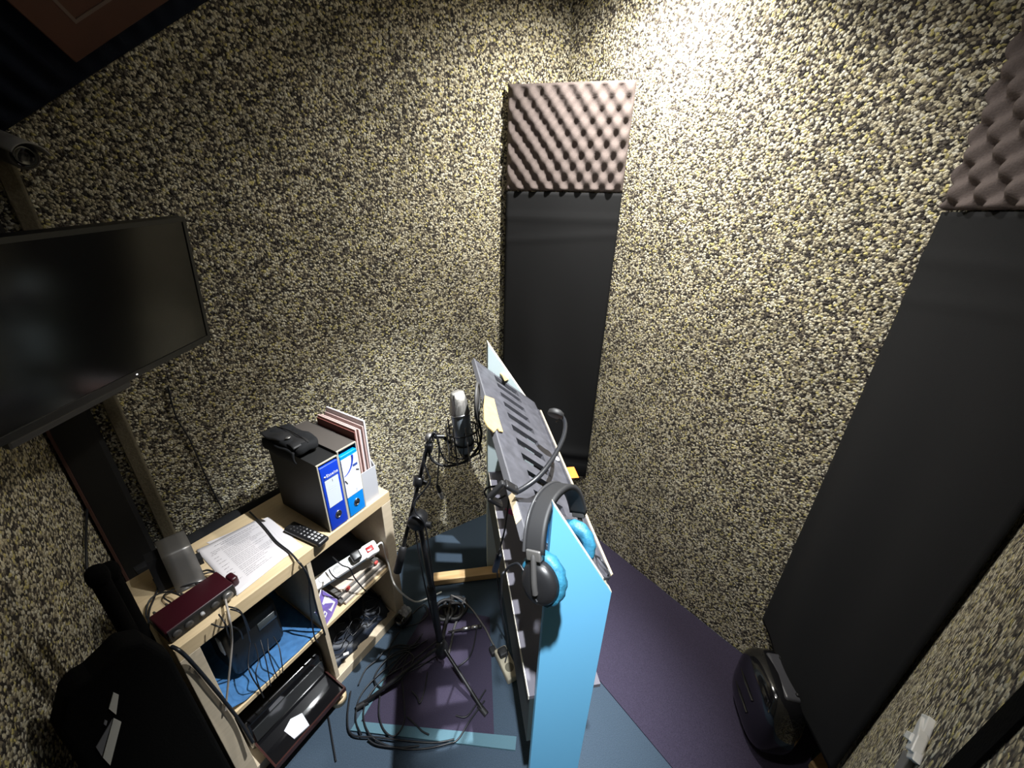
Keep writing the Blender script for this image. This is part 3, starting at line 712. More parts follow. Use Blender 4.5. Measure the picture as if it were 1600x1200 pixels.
# upper right compartment: power strip, flat cases, booklet, black bag
bg = MB().grid(lambda u, v: SH(.405 + .325 * u, .12 + .26 * v, .384 + .17 * math.sin(PI * (.08 + .84 * u)) ** .5 * math.sin(PI * min(1, (.1 + .6 * v))) ** .7 + .012 * math.sin(u * 14 + v * 9)), 28, 18).build('black_bag', m_dkblue)
bg.modifiers.new('thick', 'SOLIDIFY').thickness = .004; bg.modifiers['thick'].offset = 1
tag(bg, 'slumped black bag filling the back of the upper right compartment', 'bag')
def slim(y, x0, x1, h, th, m, lab):
    P = [SH(x0, y, .3825), SH(x1, y, .3825), SH(x1, y + .10, .3825), SH(x0, y + .10, .3825)]
    z = h
    q = [p + Vector((0, 0, z)) for p in P]
    tag(MB().hexa(q + [p + Vector((0, 0, th)) for p in q]).build('disc_case', m, bevel=.0008), lab, 'disc case', 'flat cases stacked in the upper right compartment')
slim(.012, .500, .725, 0.0, .013, m_case2, 'pale grey flat case, bottom of the stack under the white power strip')
slim(.020, .485, .722, .0135, .008, m_case3, 'thin dark flat case, second from the bottom under the power strip')
slim(.026, .500, .720, .022, .012, m_case2, 'grey-brown flat case in the middle of the stack under the power strip')
slim(.036, .49, .712, .0345, .007, m_case3, 'thin dark flat case under the topmost case of the stack')
slim(.044, .51, .685, .042, .010, m_case, 'beige flat case, topmost of the stack under the power strip')
for i, (x, y, z) in enumerate(((.688, .036, .436), (.535, .036, .436))):
    rbm = MB().ell(SH(x, y - .004, z - .004), sx * .010, sy * .006, Vector((0, 0, .009)), .8, 14, 8)
    tag(rbm.build('red_cap', m_redbit), ['small red cap beside the end of the white power strip', 'small red cap near the purple booklet'][i], 'cap', 'small red caps on the case stack')
ps = thing('power_strip', 'white power strip with red switch leaning across the upper right compartment', 'power strip', SH(.56, .08, .44), SRZ)
pa0, pa1 = SH(.425, .105, .505), SH(.700, .032, .520)
pax = (pa1 - pa0).normalized(); pz_ = (Vector((0, 0, 1)) * .86 - sy * .5); pz_ = (pz_ - pax * pz_.dot(pax)).normalized(); py_ = pz_.cross(pax)
PS = frame(pa0, pax, py_, pz_); PL = (pa1 - pa0).length
MB().rbox(PS, 0, PL, -.024, .026, -.018, .016, .005).build('body', m_lightblue, ps)
MB().rbox(PS, -.001, PL + .001, -.0245, .0265, .006, .020, .006).build('top_shell', m_white, ps)
swh = MB().rbox(PS, PL - .062, PL + .004, -.029, .030, -.012, .026, .010).build('switch_housing', m_white, ps)
MB().rbox(PS, PL - .047, PL - .016, -.011, .013, .024, .031, .002, 2).build('switch', m_redsw, swh)
for k in range(3): MB().lathe(PS(.05 + .06 * k, .002, .0195), pz_, [(0, .018), (.001, .018), (.0005, .015)], 20).build('socket', m_key, ps)
MB().rbox(PS, PL - .115, PL - .075, -.018, .024, .02, .055, .008).build('plug', m_black, ps)
C('power_cable', 'white mains cable curving from the power strip to the floor', [PS(PL, 0, 0), PS(PL + .03, 0, .0), (-0.565, 1.307, 0.438), (-0.545, 1.279, 0.381), (-0.533, 1.263, 0.336), (-0.502, 1.239, 0.300), (-0.480, 1.310, 0.140), (-0.461, 1.363, 0.050), (-0.419, 1.410, 0.014), (-0.351, 1.452, 0.012)], .0042, m_white)
C('strip_lead', 'black lead running down over the power strip and the flat cases', [(-0.703, 1.124, 0.629), (-0.659, 1.100, 0.613), (-0.641, 1.119, 0.573), (-0.633, 1.127, 0.509), (-0.619, 1.147, 0.426), (-0.613, 1.170, 0.368)], .0028)
C('strip_lead', 'black lead looped round the left end of the power strip', [(-0.709, 1.092, 0.595), (-0.680, 1.055, 0.616), (-0.672, 1.069, 0.575), (-0.656, 1.101, 0.532), (-0.648, 1.141, 0.479)], .0026)
bk = thing('purple_booklet', 'purple booklet with white label leaning on the shelf divider', 'booklet', SH(.44, .05, .382), SRZ)
k0, k1, k2, k3 = Vector((-0.741, 1.067, 0.512)), Vector((-0.706, 1.107, 0.395)), Vector((-0.716, 1.011, 0.369)), Vector((-0.735, 0.990, 0.483))
def KB(u, v, o=0): 
    nb = (k1 - k0).cross(k3 - k0).normalized()
    if nb.dot(-sy) < 0: nb = -nb
    return k0 * (1 - u) * (1 - v) + k1 * u * (1 - v) + k2 * u * v + k3 * (1 - u) * v + nb * o
def quad(u0, u1, v0, v1, o0, o1): return MB().hexa([KB(u0, v0, o0), KB(u1, v0, o0), KB(u1, v1, o0), KB(u0, v1, o0), KB(u0, v0, o1), KB(u1, v0, o1), KB(u1, v1, o1), KB(u0, v1, o1)])
quad(0, 1, 0, 1, -.006, -.001).build('pages', m_labelw, bk)
cvr = quad(0, .98, .02, 1, -.001, .0005).build('cover', m_purple_b, bk)
quad(.22, .84, .14, .52, .0005, .0012).build('cover_label', m_labelw, cvr)
quad(.45, .66, .66, .84, .0005, .0012).build('cover_emblem', m_labelw, cvr)
quad(.51, .60, .70, .79, .0012, .0017).build('emblem_centre', m_purple_b, cvr)

# lower right compartment: cables on a dark bag
dg = MB().grid(lambda u, v: SH(.408 + .318 * u, .03 + .34 * v, .054 + .15 * v + .05 * math.sin(PI * u) * v + .014 * math.sin(u * 11 + v * 13)), 24, 20).build('dark_bag', m_dkblue)
dg.modifiers.new('thick', 'SOLIDIFY').thickness = .004; dg.modifiers['thick'].offset = 1
tag(dg, 'dark navy plastic bag slumped in the lower right compartment', 'bag')
rn = random.Random(11)
for i in range(9):
    cx, cy = .47 + .028 * i, .06 + .03 * (i % 3)
    pts = [SH(cx + .045 * math.cos(a) * rn.uniform(.6, 1.2), cy + .04 * math.sin(a) * rn.uniform(.5, 1.0), .105 + .03 * rn.random() + .06 * max(0, math.sin(a))) for a in [rn.uniform(0, 1) + k * .9 for k in range(7)]]
    C('coiled_lead', 'black lead coiled among others in the lower right compartment', pts, .0024, m_cable, 'leads heaped in the lower right compartment')
tag(MB().lathe(SH(.445, .02, .115), (SH(.03, -.02, 0) - SH(0, 0, 0)), [(0, .006), (.022, .006)], 12).build('white_capsule', m_white, bevel=.001), 'small white capsule in the lower right compartment', 'capsule')

# lower left compartment: black printer with open tray
pr = thing('printer', 'black printer with open front tray in the lower left compartment', 'printer', SH(.21, .16, .05), SRZ)
QF = frame(SH(.065, .045, .052), sx, sy)
MB().rbox(QF, 0, .315, 0, .32, 0, .17, .02).build('body', m_gloss, pr)
MB().box(QF, .02, .30, -.004, .002, .05, .12).build('front_panel', mat('panel_smoke', (.03, .032, .034), .2), pr)
MB().hexa([QF(.015, -.125, .030), QF(.30, -.125, .030), QF(.30, 0, .03), QF(.015, 0, .03), QF(.015, -.125, .036), QF(.30, -.125, .036), QF(.30, 0, .036), QF(.015, 0, .036)]).build('output_tray', m_gloss, pr); otr = COL.objects['output_tray']
rm = MB(); rm.box(QF, .010, .016, -.125, 0, .028, .05); rm.box(QF, .299, .305, -.125, 0, .028, .05); rm.box(QF, .010, .305, -.131, -.125, .028, .05); rm.build('tray_rim', mat('rim_brown', (.045, .018, .016), .2), otr)
nt_ = MB().prism([QF(.095, -.105, .0365), QF(.150, -.115, .0365), QF(.160, -.055, .0365), QF(.125, -.035, .0365), QF(.09, -.05, .0365)], (0, 0, .004))
tag(nt_.build('white_card', m_labelw), 'white card lying on the open tray of the black printer', 'card')
tag(MB().lathe(SH(.352, -.045, 0.0), (0, 0, 1), [(0, .032), (.03, .032), (.034, .030)], 24).build('wooden_disc', m_birch), 'small round wooden disc on the floor at the middle of the shelf unit', 'disc')

# plastic bag and black case at the right foot of the shelf
tag(MB().rbox(frame(SH(.70, -.07, 0), sx, sy), 0, .085, 0, .065, 0, .06, .02).build('black_adapter', m_gloss), 'rounded black adapter on the floor at the right foot of the shelf unit', 'adapter')
pgb = MB().grid(lambda u, v: SH(.735 + .05 * u, -.062 + .055 * v, .064 + .03 * math.sin(PI * u) * math.sin(PI * v) + .008 * math.sin(u * 17 + v * 5) * math.sin(v * 15)), 18, 18).build('plastic_bag', m_film)
tag(pgb, 'crumpled clear plastic bag on the black adapter by the shelf foot', 'plastic bag')

# ------------------------------------------------------------------ reading desk
e2 = Vector((0.984, 0.176, 0)).normalized(); e1 = Vector((0.176, -0.984, 0)).normalized()
LO = Vector((-0.231, 1.591, 0)); LE = frame(LO, e2, e1); LRZ = math.atan2(0.176, 0.984)
ld = thing('reading_desk', 'slatted black reading desk between light blue end panels in the middle of the room', 'reading desk', LE(.23, .5, 0), LRZ)
def pan(poly, s0, s1): return MB().prism([LE(x, s0, z) for x, z in poly], e1 * (s1 - s0))
ep1 = pan([(.142, .0065), (.304, .0065), (.304, 1.105), (.142, 1.388)], 1.014, 1.030).build('end_panel', m_panel, ld, bevel=.001); ep1['label'] = 'light blue near end panel'
ep2 = pan([(.122, .0065), (.362, .0065), (.362, 1.02), (.122, 1.385)], -.065, 0).build('end_panel', m_panel_shaded, ld, bevel=.001); ep2['label'] = 'far end panel, the same blue with shade in its colour'
pan([(.142, 1.3885), (.304, 1.1055), (.3045, 1.108), (.1425, 1.391)], 1.0145, 1.0295).build('raw_edge', m_raw, ep1)
pan([(.122, 1.3855), (.362, 1.0205), (.3625, 1.0235), (.1225, 1.3885)], -.0648, -.0002).build('raw_edge', m_raw, ep2)
pan([(.107, 1.24), (.160, 1.20), (.160, 1.285), (.112, 1.372)], .985, .997).build('inner_panel', m_panel, ld); inp = COL.objects['inner_panel']
pan([(.1125, 1.3725), (.160, 1.2855), (.1605, 1.288), (.113, 1.375)], .985, .997).build('inner_panel_edge', mat('edge_grey', (.45, .43, .43), .6), inp)
vd = Vector((0.777, 0, -0.629)); dvec = e2 * .777 + Vector((0, 0, -.629)); dvec.normalize(); dnor = dvec.cross(-e1).normalized()
if dnor.z < 0: dnor = -dnor
D0_ = LE(.064, 0, 1.319)
DK = lambda s, v, h=0.0: D0_ + e1 * s + dvec * (.043 * s + v * (.362 - .05 * s * s - .043 * s) / .345) + dnor * h   # the board narrows a little towards the near end
# slatted board with open slots
slots = [(.113 + .0865 * k, .113 + .0865 * k + .040) for k in range(10)]
sb_ = [0.006, .030, .088] + [x for p in slots for x in p] + [1.008]
vb_ = [0.0, .100, .232, .345]
nS, nV = len(sb_), len(vb_)
hole = lambda i, j: j == 1 and (i == 1 or (i >= 3 and (i - 3) % 2 == 0 and i < nS - 1))
vsD = [DK(s, v, 0) for v in vb_ for s in sb_] + [DK(s, v, -.012) for v in vb_ for s in sb_]
o_ = nS * nV; fD = []
for j in range(nV - 1):
    for i in range(nS - 1):
        a = j * nS + i
        if hole(i, j):
            for (p, q) in ((a, a + 1), (a + 1, a + nS + 1), (a + nS + 1, a + nS), (a + nS, a)): fD.append((p, q, o_ + q, o_ + p))
        else:
            fD.append((a, a + 1, a + nS + 1, a + nS)); fD.append((o_ + a, o_ + a + nS, o_ + a + nS + 1, o_ + a + 1))
for i in range(nS - 1):
    fD.append((i, i + 1, o_ + i + 1, o_ + i)); q = (nV - 1) * nS + i; fD.append((q, q + 1, o_ + q + 1, o_ + q))
for j in range(nV - 1):
    q = j * nS; fD.append((q, q + nS, o_ + q + nS, o_ + q)); q = j * nS + nS - 1; fD.append((q, q + nS, o_ + q + nS, o_ + q))
slb = MB().add(vsD, fD).build('slatted_board', m_board, ld)
df = lambda x, y, z: DK(x, y, z)
MB().box(df, .002, 1.010, -.008, .0, -.018, .002).build('top_rail', mat('rail_grey', (.10, .10, .11), .5), slb, bevel=.001)
MB().box(df, .875, .965, -.0092, -.0081, -.016, .0025).build('bare_wood_edge', m_ply, slb)
MB().box(df, .10, 1.000, .3455, .3510, -.012, .012).build('paper_lip', m_ply, slb, bevel=.001)
MB().box(df, .10, 1.000, .3365, .3454, -.012, .008).build('lip_backing', m_board, slb)
ish = MB().box(LE, .128, .335, .002, 1.012, .688, .702).build('inner_shelf', mat('shelf_purple', (.10, .095, .115), .8), ld)
MB().box(LE, .1255, .1282, .002, 1.012, .687, .703).build('worn_edge', m_raw, ish)
MB().box(LE, .130, .144, .002, 1.012, .47, .688).build('lower_board', m_greenblack, ld)
MB().box(LE, -.186, .37, .012, .068, 0.0065, .045).build('foot', m_pine, ld, bevel=.003)
MB().box(LE, -.186, .37, .95, 1.008, 0.0065, .045).build('foot', m_pine, ld, bevel=.003)

# bits left on the desk
cbp = [(-0.097, 1.231, 1.319), (-0.066, 1.266, 1.290), (-0.053, 1.185, 1.291), (-0.044, 1.129, 1.291), (-0.025, 1.034, 1.290), (-0.035, 1.022, 1.300), (-0.042, 1.035, 1.303), (-0.051, 0.988, 1.317), (-0.069, 0.995, 1.330), (-0.083, 1.024, 1.337), (-0.093, 1.130, 1.330)]
tag(MB().prism(cbp, dnor * .003).build('torn_cardboard', m_card), 'torn tan cardboard piece on the top edge of the reading desk behind the pop filter', 'cardboard')
cb2 = [(-0.080, 1.741, 1.247), (-0.055, 1.744, 1.227), (-0.035, 1.694, 1.218), (-0.019, 1.638, 1.213), (-0.035, 1.570, 1.235), (-0.048, 1.620, 1.239), (-0.070, 1.647, 1.252)]
tag(MB().prism([Vector(p) + e1 * .012 for p in cb2], dnor * .003).build('torn_paper', m_card), 'small torn tan scrap near the far white edge of the reading desk', 'paper scrap')
bp_ = Vector((0.165, 1.144, 1.119))
tag(MB().lathe(bp_ + dnor * .0005, dnor, [(0, .013), (.005, .0125), (.008, .009), (.0085, .002)], 20).build('white_button', m_white), 'round white button stuck on the lower edge of the reading desk', 'button')
on = [Vector(p) for p in ((0.195, 1.124, 1.098), (0.240, 1.192, 1.053), (0.249, 1.125, 1.055), (0.208, 1.067, 1.096))]
tag(MB().prism([p + dnor * .001 for p in on], dnor * .0012).build('orange_note', m_orange), 'orange note sticking out past the lower lip of the reading desk', 'note')
MBp = MB().prism([(-0.010, 0.899, 1.110), (0.015, 0.904, 1.102), (0.020, 0.905, 1.076), (-0.000, 0.901, 1.091)], e1 * .004)
tag(MBp.build('pink_note', m_pinkn), 'small bright pink note hanging under the top edge of the reading desk', 'note')

# ------------------------------------------------------------------ gooseneck lamp clipped to the desk
gl_ = thing('gooseneck_lamp', 'black gooseneck clip lamp curving over the reading desk', 'lamp', DK(.70, .0, 0))
gcl = Vector((0.006, 0.711, 1.333))
gf = frame(gcl, e1, dvec, dnor)
MB().rbox(gf, -.014, .014, -.026, .014, .001, .012, .005).build('clamp', m_black, gl_); clo = COL.objects['clamp']
MB().rbox(gf, -.011, .011, -.034, .008, -.050, -.040, .004).build('clamp_jaw', m_black, clo)
MB().rbox(gf, -.008, .008, -.036, -.024, -.048, .008, .004).build('clamp_spring', m_rubber, clo)
npts = [gcl + dnor * .010, (0.016, 0.716, 1.324), (0.041, 0.742, 1.320), (0.070, 0.771, 1.325), (0.100, 0.822, 1.326), (0.134, 0.907, 1.319), (0.161, 0.996, 1.311), (0.177, 1.095, 1.297), (0.171, 1.152, 1.293), (0.150, 1.134, 1.312)]
MB().tube(npts, .0065, 10).build('neck', m_cable, gl_)
hp = Vector(npts[-1]); hx_ = (Vector((-0.25, -0.55, -.55))).normalized()
MB().lathe(hp - hx_ * .012, hx_, [(0, .006), (.002, .017), (.008, .026), (.022, .028), (.024, .026), (.0235, .002)], 24).build('lamp_head', m_rubber, gl_); lho = COL.objects['lamp_head']
MB().tube([hp + Vector((.008, 0, -.008)), hp + Vector((.012, -.004, -.02)), hp + Vector((.0, -.01, -.028))], .0022, 6).build('switch_hook', m_alu, lho)
MB().tube([gcl - dvec * .03, (-0.033, 0.916, 1.179), (-0.063, 0.910, 1.175), (-0.072, 0.909, 1.158), (-0.061, 0.911, 1.137), (-0.032, 0.916, 1.129), (-0.009, 0.920, 1.141)], .003, 7).build('cable_loop', m_cable, gl_)
C('lamp_cable', 'black lamp cable hanging from the gooseneck clamp down to the floor sockets', [(0.001, 0.901, 1.143), (-0.004, 0.890, 1.091), (-0.010, 0.879, 1.039), (-0.019, 0.872, 0.994), (-0.026, 0.866, 0.958), (-0.036, 1.050, 0.707), (-0.031, 1.020, 0.641), (-0.018, 1.076, 0.420), (0.007, 1.115, 0.220), (0.018, 1.120, 0.100), (0.006, 1.077, 0.055)], .0030)
isw = thing('inline_switch', 'small dark inline switch on the lamp cable beside the reading desk', 'switch', (-0.029, 0.855, 0.932))
i0, i1 = Vector((-0.024, 0.861, 0.963)), Vector((-0.037, 0.859, 0.891)); ia_ = (i1 - i0).normalized(); iy = Vector((ia_.y, -ia_.x, 0)).normalized(); iz = ia_.cross(iy)
isf = frame(i0, ia_, iy, iz)
MB().rbox(isf, 0, (i1 - i0).length, -.007, .007, -.009, .009, .004).build('body', m_dkblue, isw)
MB().rbox(isf, .012, .026, .006, .0085, -.004, .004, .001, 1).build('rocker', m_rubber, isw)

# ------------------------------------------------------------------ headphones over the near panel
hpn = thing('headphones', 'black headphones with blue pad covers hung over the near blue panel', 'headphones', LE(.22, 1.02, 1.2))
cL = Vector((0.071, 0.543, 1.248)); cR = Vector((0.168, 0.693, 1.200))
hax = (cR - cL).normalized(); hap = Vector((0.084, 0.647, 1.379)); hup = (hap - (cL + cR) / 2); hup = (hup - hax * hup.dot(hax)); hh_ = hup.length; hup.normalize(); hnn = hax.cross(hup)
HW = (cR - cL).length / 2; hc = (cL + cR) / 2
def arc(t, k=1.0):     # t 0..1 left to right
    a = PI * (1 - t); c_, s_ = math.cos(a), math.sin(a)
    return hc + hax * (math.copysign(abs(c_) ** .85, c_) * (HW + .026) * k) + hup * (abs(s_) ** .75 * hh_ * k + .0)
def band(u, v, off):
    p = arc(.10 + .80 * u, 1 + off); wv = .021 - .006 * math.sin(PI * u) * 0
    return p + hnn * (v - .5) * 2 * wv
hbd = MB().slab(lambda u, v: band(u, v, .03), lambda u, v: band(u, v, -.05), 40, 6).build('headband', m_rubber, hpn)
MB().tube([band(u, .0, .035) for u in [i / 24 for i in range(25)]], .0035, 6, steps=2).build('band_piping', mat('piping_grey', (.035, .035, .037), .35), hbd)
for s_, c_ in ((1, cL), (-1, cR)):
    inn = hax * s_
    side_ = hup
    cup = MB().lathe(c_ - inn * .026, inn, [(0, .012), (.002, .026), (.008, .036), (.022, .041), (.024, .038)], 28, sx=1.14, side=side_).build('ear_cup', m_black, hpn)
    pd = MB().lathe(c_ - inn * .004, inn, [(0, .036), (.002, .045), (.010, .049), (.022, .048), (.029, .041), (.030, .030), (.024, .022), (.018, .020)], 32, sx=1.16, side=side_)
    rr = random.Random(3)
    pd.v = [p + (p - c_).normalized() * .0016 * math.sin(i * 2.3) for i, p in enumerate(pd.v)]
    pd.build('pad_cover', m_blue_pad, cup)
    yk0 = arc(.10 if s_ > 0 else .90)
    MB().tube([yk0, yk0 * .5 + (c_ - inn * .03) * .5 + hup * .02, c_ - inn * .030 + hup * .012, c_ - inn * .029 - hup * .012], .006, 8).build('yoke', m_darkgrey, hpn)
    MB().rbox(frame(yk0, hax, hnn, hup), -.006, .006, -.016, .016, -.014, .008, .003).build('slider_end', m_alu if s_ > 0 else m_darkgrey, hpn)
C('headphone_cable', 'black headphone lead arching left from the near ear cup', [cL - hax * .024 - hup * .03, (0.030, 0.561, 1.264), (0.011, 0.578, 1.249), (-0.002, 0.596, 1.209), (-0.010, 0.615, 1.160), (-0.014, 0.972, 0.600), (-0.008, 1.089, 0.300)], .0026)
C('desk_cable', 'thin black lead hanging at the lower lip of the reading desk', [(0.223, 0.712, 1.134), (0.225, 0.677, 1.163), (0.242, 0.660, 1.147), (0.241, 0.640, 1.146), (0.225, 0.627, 1.155)], .0025)

# ------------------------------------------------------------------ microphone stand, microphone, shock mount, pop filter
hub = Vector((-0.280, 1.087, 0.130)); clu = Vector((-0.335, 1.110, 0.843))
ms = thing('microphone_stand', 'black tripod boom microphone stand on the purple mat', 'microphone stand', (hub.x, hub.y, 0))
MB().tube([hub + Vector((0, 0, -.05)), hub + (clu - hub) * .48], .0145, 12, smooth=False).build('lower_pole', m_black, ms)
MB().tube([hub + (clu - hub) * .46, clu], .0105, 12, smooth=False).build('upper_pole', m_black, ms)
MB().lathe(hub + (clu - hub) * .44, clu - hub, [(0, .017), (.06, .017), (.065, .012)], 14).build('height_collar', m_rubber, ms)
MB().lathe(hub + Vector((0, 0, -.05)), (0, 0, 1), [(0, .022), (.02, .030), (.055, .030), (.07, .022), (.10, .018)], 18).build('hub', m_black, ms)
for ft in ((-0.598, 0.912, 0.012), (-0.074, 0.904, 0.012), (-0.290, 1.416, 0.012)):
    ft = Vector(ft); d = (ft - hub); d.z = 0; d.normalize()
    lg = MB().tube([hub + d * .022 + Vector((0, 0, .01)), hub + (ft - hub) * .5 + Vector((0, 0, .012)), ft], .0078, 8).build('leg', m_black, ms)
    MB().tube([ft - d * .035 + Vector((0, 0, .006)), ft + d * .012], .0115, 10, smooth=False).build('rubber_foot', m_rubber, lg)
btop = Vector((-0.286, 1.160, 1.184)); bbot = Vector((-0.419, 1.050, 0.647)); bdir = (btop - bbot).normalized()
MB().tube([bbot + bdir * .08, btop], .0075, 10, smooth=False).build('boom', m_black, ms)
MB().lathe(bbot, bdir, [(0, .015), (.10, .015), (.115, .009)], 14).build('counterweight', m_rubber, ms)
cs_ = bdir.cross(Vector((0, 0, 1))).normalized(); cn = Vector((-0.336, 1.100, 0.862))
MB().lathe(cn - Vector((0, .028, 0)), (0, 1, 0), [(0, .028), (.006, .034), (.05, .034), (.056, .028)], 20).build('clutch', m_black, ms); cto = COL.objects['clutch']
MB().tube([cn + Vector((0.02, -.01, -.01)), cn + Vector((0.05, -.012, -.012))], .012, 10, smooth=False).build('clutch_knob', m_black, cto)
mk = Vector((-0.330, 1.130, 1.016))
MB().lathe(mk - bdir * .02, bdir, [(0, .012), (.004, .019), (.036, .019), (.04, .012)], 14).build('boom_collar', m_black, ms); bco = COL.objects['boom_collar']
MB().tube([mk + Vector((.01, 0, 0)), mk + Vector((.032, -.006, -.004))], .009, 8, smooth=False).build('boom_knob', m_black, bco)
MB().lathe(btop - bdir * .012, bdir, [(0, .010), (.004, .016), (.02, .016), (.028, .008)], 14).build('swivel', m_alu, ms)
MB().tube([btop, (-0.268, 1.170, 1.183), (-0.238, 1.180, 1.178)], .008, 8).build('swivel_arm', m_black, ms)

mt = Vector((-0.189, 1.200, 1.348)); mbt = Vector((-0.166, 1.200, 1.107)); ma = (mbt - mt).normalized(); ML = (mbt - mt).length
mc = thing('microphone', 'silver-grey studio condenser microphone in a spider shock mount', 'microphone', mbt)
MB().lathe(mt, ma, [(0, .006), (.001, .019), (.004, .0235), (.030, .0290), (.075, .0345), (.078, .0345)], 28).build('grille', m_grille, mc); gro = COL.objects['grille']
MB().lathe(mt + ma * .078, ma, [(0, .0350), (.004, .0360), (.008, .0350)], 28).build('ring', m_steel, mc)
MB().lathe(mt + ma * .086, ma, [(0, .0325), (.004, .0335), (ML - .10, .0320), (ML - .088, .029), (ML - .086, .014)], 28).build('body', m_mic, mc)
MB().tube([mt + (e1 * .6 - e2 * .3).normalized() * .0240 + ma * .004, mt + (e1 * .6 - e2 * .3).normalized() * .0352 + ma * .076], .0014, 6, smooth=False).build('grille_rib', m_steel, gro)
MB().lathe(mbt - ma * .004, ma, [(0, .011), (.05, .010), (.055, .006)], 14).build('plug', m_black, mc)

sm_ = thing('shock_mount', 'black wire spider shock mount holding the silver-grey microphone', 'shock mount', mbt)
s_a = ma.orthogonal().normalized(); s_b = ma.cross(s_a)
def circ(c, r, n=20, ph=0.0): return [c + (s_a * math.cos(2 * PI * i / n + ph) + s_b * math.sin(2 * PI * i / n + ph)) * r for i in range(n)]
cu_ = mt + ma * (ML * .62); cd_ = mt + ma * (ML * .98)
for cc, rr_ in ((cu_, .058), (cd_, .058)): MB().tube(circ(cc, rr_), .0034, 6, closed=True, steps=2).build('outer_ring', m_black, sm_)
MB().tube(circ((cu_ + cd_) / 2 + ma * .012, .0350), .0034, 6, closed=True, steps=2).build('inner_ring', m_black, sm_)
for i in range(8):
    a = 2 * PI * (i + .5) / 8; dd = s_a * math.cos(a) + s_b * math.sin(a)
    MB().tube([cu_ + dd * .056 - ma * .034, cd_ + dd * .062 + ma * .032], .0027, 6, smooth=False).build('spider_rod', m_black if i % 3 else m_alu, sm_)
zz = []
for i in range(16):
    a = 2 * PI * i / 16
    zz.append(((cu_ if i % 4 < 2 else cd_) + (s_a * math.cos(a) + s_b * math.sin(a)) * (.052 if i % 2 == 0 else .032)))
MB().tube(zz, .0016, 6, smooth=False, closed=True).build('elastic_cord', m_rubber, sm_)
MB().tube([(-0.242, 1.180, 1.178), cd_ * .4 + cu_ * .6 + (Vector((-0.238, 1.180, 1.178)) - cu_).normalized() * .054], .006, 8, smooth=False).build('stem', m_black, sm_)

pfc = Vector((-0.118, 1.190, 1.318)); pfn = (e2 * .985 + Vector((0, -.17, .02))).normalized()
pf_ = thing('pop_filter', 'round black pop filter on a curved neck facing the reading desk', 'pop filter', pfc - Vector((0, 0, .07)))
pa_ = Vector((0, 0, 1)); pa_ = (pa_ - pfn * pa_.dot(pfn)).normalized(); pbx = pfn.cross(pa_)
MB().tube([pfc + (pa_ * math.cos(2 * PI * i / 28) + pbx * math.sin(2 * PI * i / 28)) * .062 for i in range(28)], .0055, 8, closed=True, steps=2).build('rim', m_darkgrey, pf_); rmo = COL.objects['rim']
MB().lathe(pfc - pfn * .001, pfn, [(0, .061), (.002, .061)], 28).build('mesh_screen', m_darkgrey, rmo)
MB().tube([pfc - pa_ * .064, (-0.105, 1.190, 1.187), (-0.115, 1.190, 1.135), (-0.140, 1.180, 1.096), (-0.180, 1.170, 1.071), (-0.225, 1.160, 1.065), (-0.265, 1.150, 1.082), (-0.285, 1.145, 1.118), (-0.286, 1.150, 1.158), (-0.275, 1.155, 1.195), (-0.260, 1.160, 1.213)], .0048, 10).build('gooseneck', m_rubber, pf_)
MB().ell(pfc - pa_ * .066, pa_ * .007, pbx * .007, pfn * .007, 1, 12, 8).build('neck_joint', m_alu, pf_)
MB().rbox(frame(Vector((-0.286, 1.150, 1.155)), (1, 0, 0), (0, 1, 0)), -.014, .012, -.016, .012, -.016, .014, .005).build('clamp', m_black, pf_)

C('microphone_cable', 'black cable wound down the boom from the microphone to the stand clutch', [mbt + ma * .05, (-0.176, 1.180, 1.064), (-0.227, 1.170, 1.075), (-0.250, 1.160, 1.128), (-0.255, 1.150, 1.180), (-0.267, 1.150, 1.211), (-0.284, 1.140, 1.180), (-0.304, 1.130, 1.120), (-0.294, 1.120, 1.073), (-0.282, 1.110, 1.033), (-0.311, 1.100, 0.989), (-0.339, 1.090, 0.952), (-0.333, 1.075, 0.916), (-0.307, 1.070, 0.882), (-0.299, 1.075, 0.800), (-0.293, 1.080, 0.591), (-0.301, 1.124, 0.300), (-0.305, 1.126, 0.120)], .0032)
C('microphone_cable', 'second black cable hanging between the stand clutch and the pole', [(-0.344, 1.080, 0.850), (-0.338, 1.070, 0.771), (-0.335, 1.075, 0.666), (-0.335, 1.107, 0.500), (-0.327, 1.124, 0.340), (-0.313, 1.125, 0.190), (-0.298, 1.106, 0.070), (-0.334, 1.106, 0.012), (-0.424, 1.051, 0.008)], .0032)
xl = thing('hanging_connector', 'black cable end with bare silver plug hanging against the back wall by the stand', 'connector', (-0.413, 1.858, 0.252))
MB().tube([(-0.251, 1.150, 1.175), (-0.259, 1.170, 1.093), (-0.271, 1.190, 1.006), (-0.279, 1.200, 0.937)], .003, 7).build('lead', m_cable, xl)
x0_, x1_ = Vector((-0.279, 1.200, 0.944)), Vector((-0.251, 1.200, 0.843)); xa = (x1_ - x0_).normalized()
MB().lathe(x0_, xa, [(0, .005), (.01, .008), (.03, .0095), (.034, .009)], 14).build('boot', m_rubber, xl)
MB().lathe(x0_ + xa * .034, xa, [(0, .0085), (.03, .0085), (.032, .006)], 14).build('plug', m_steel, xl)

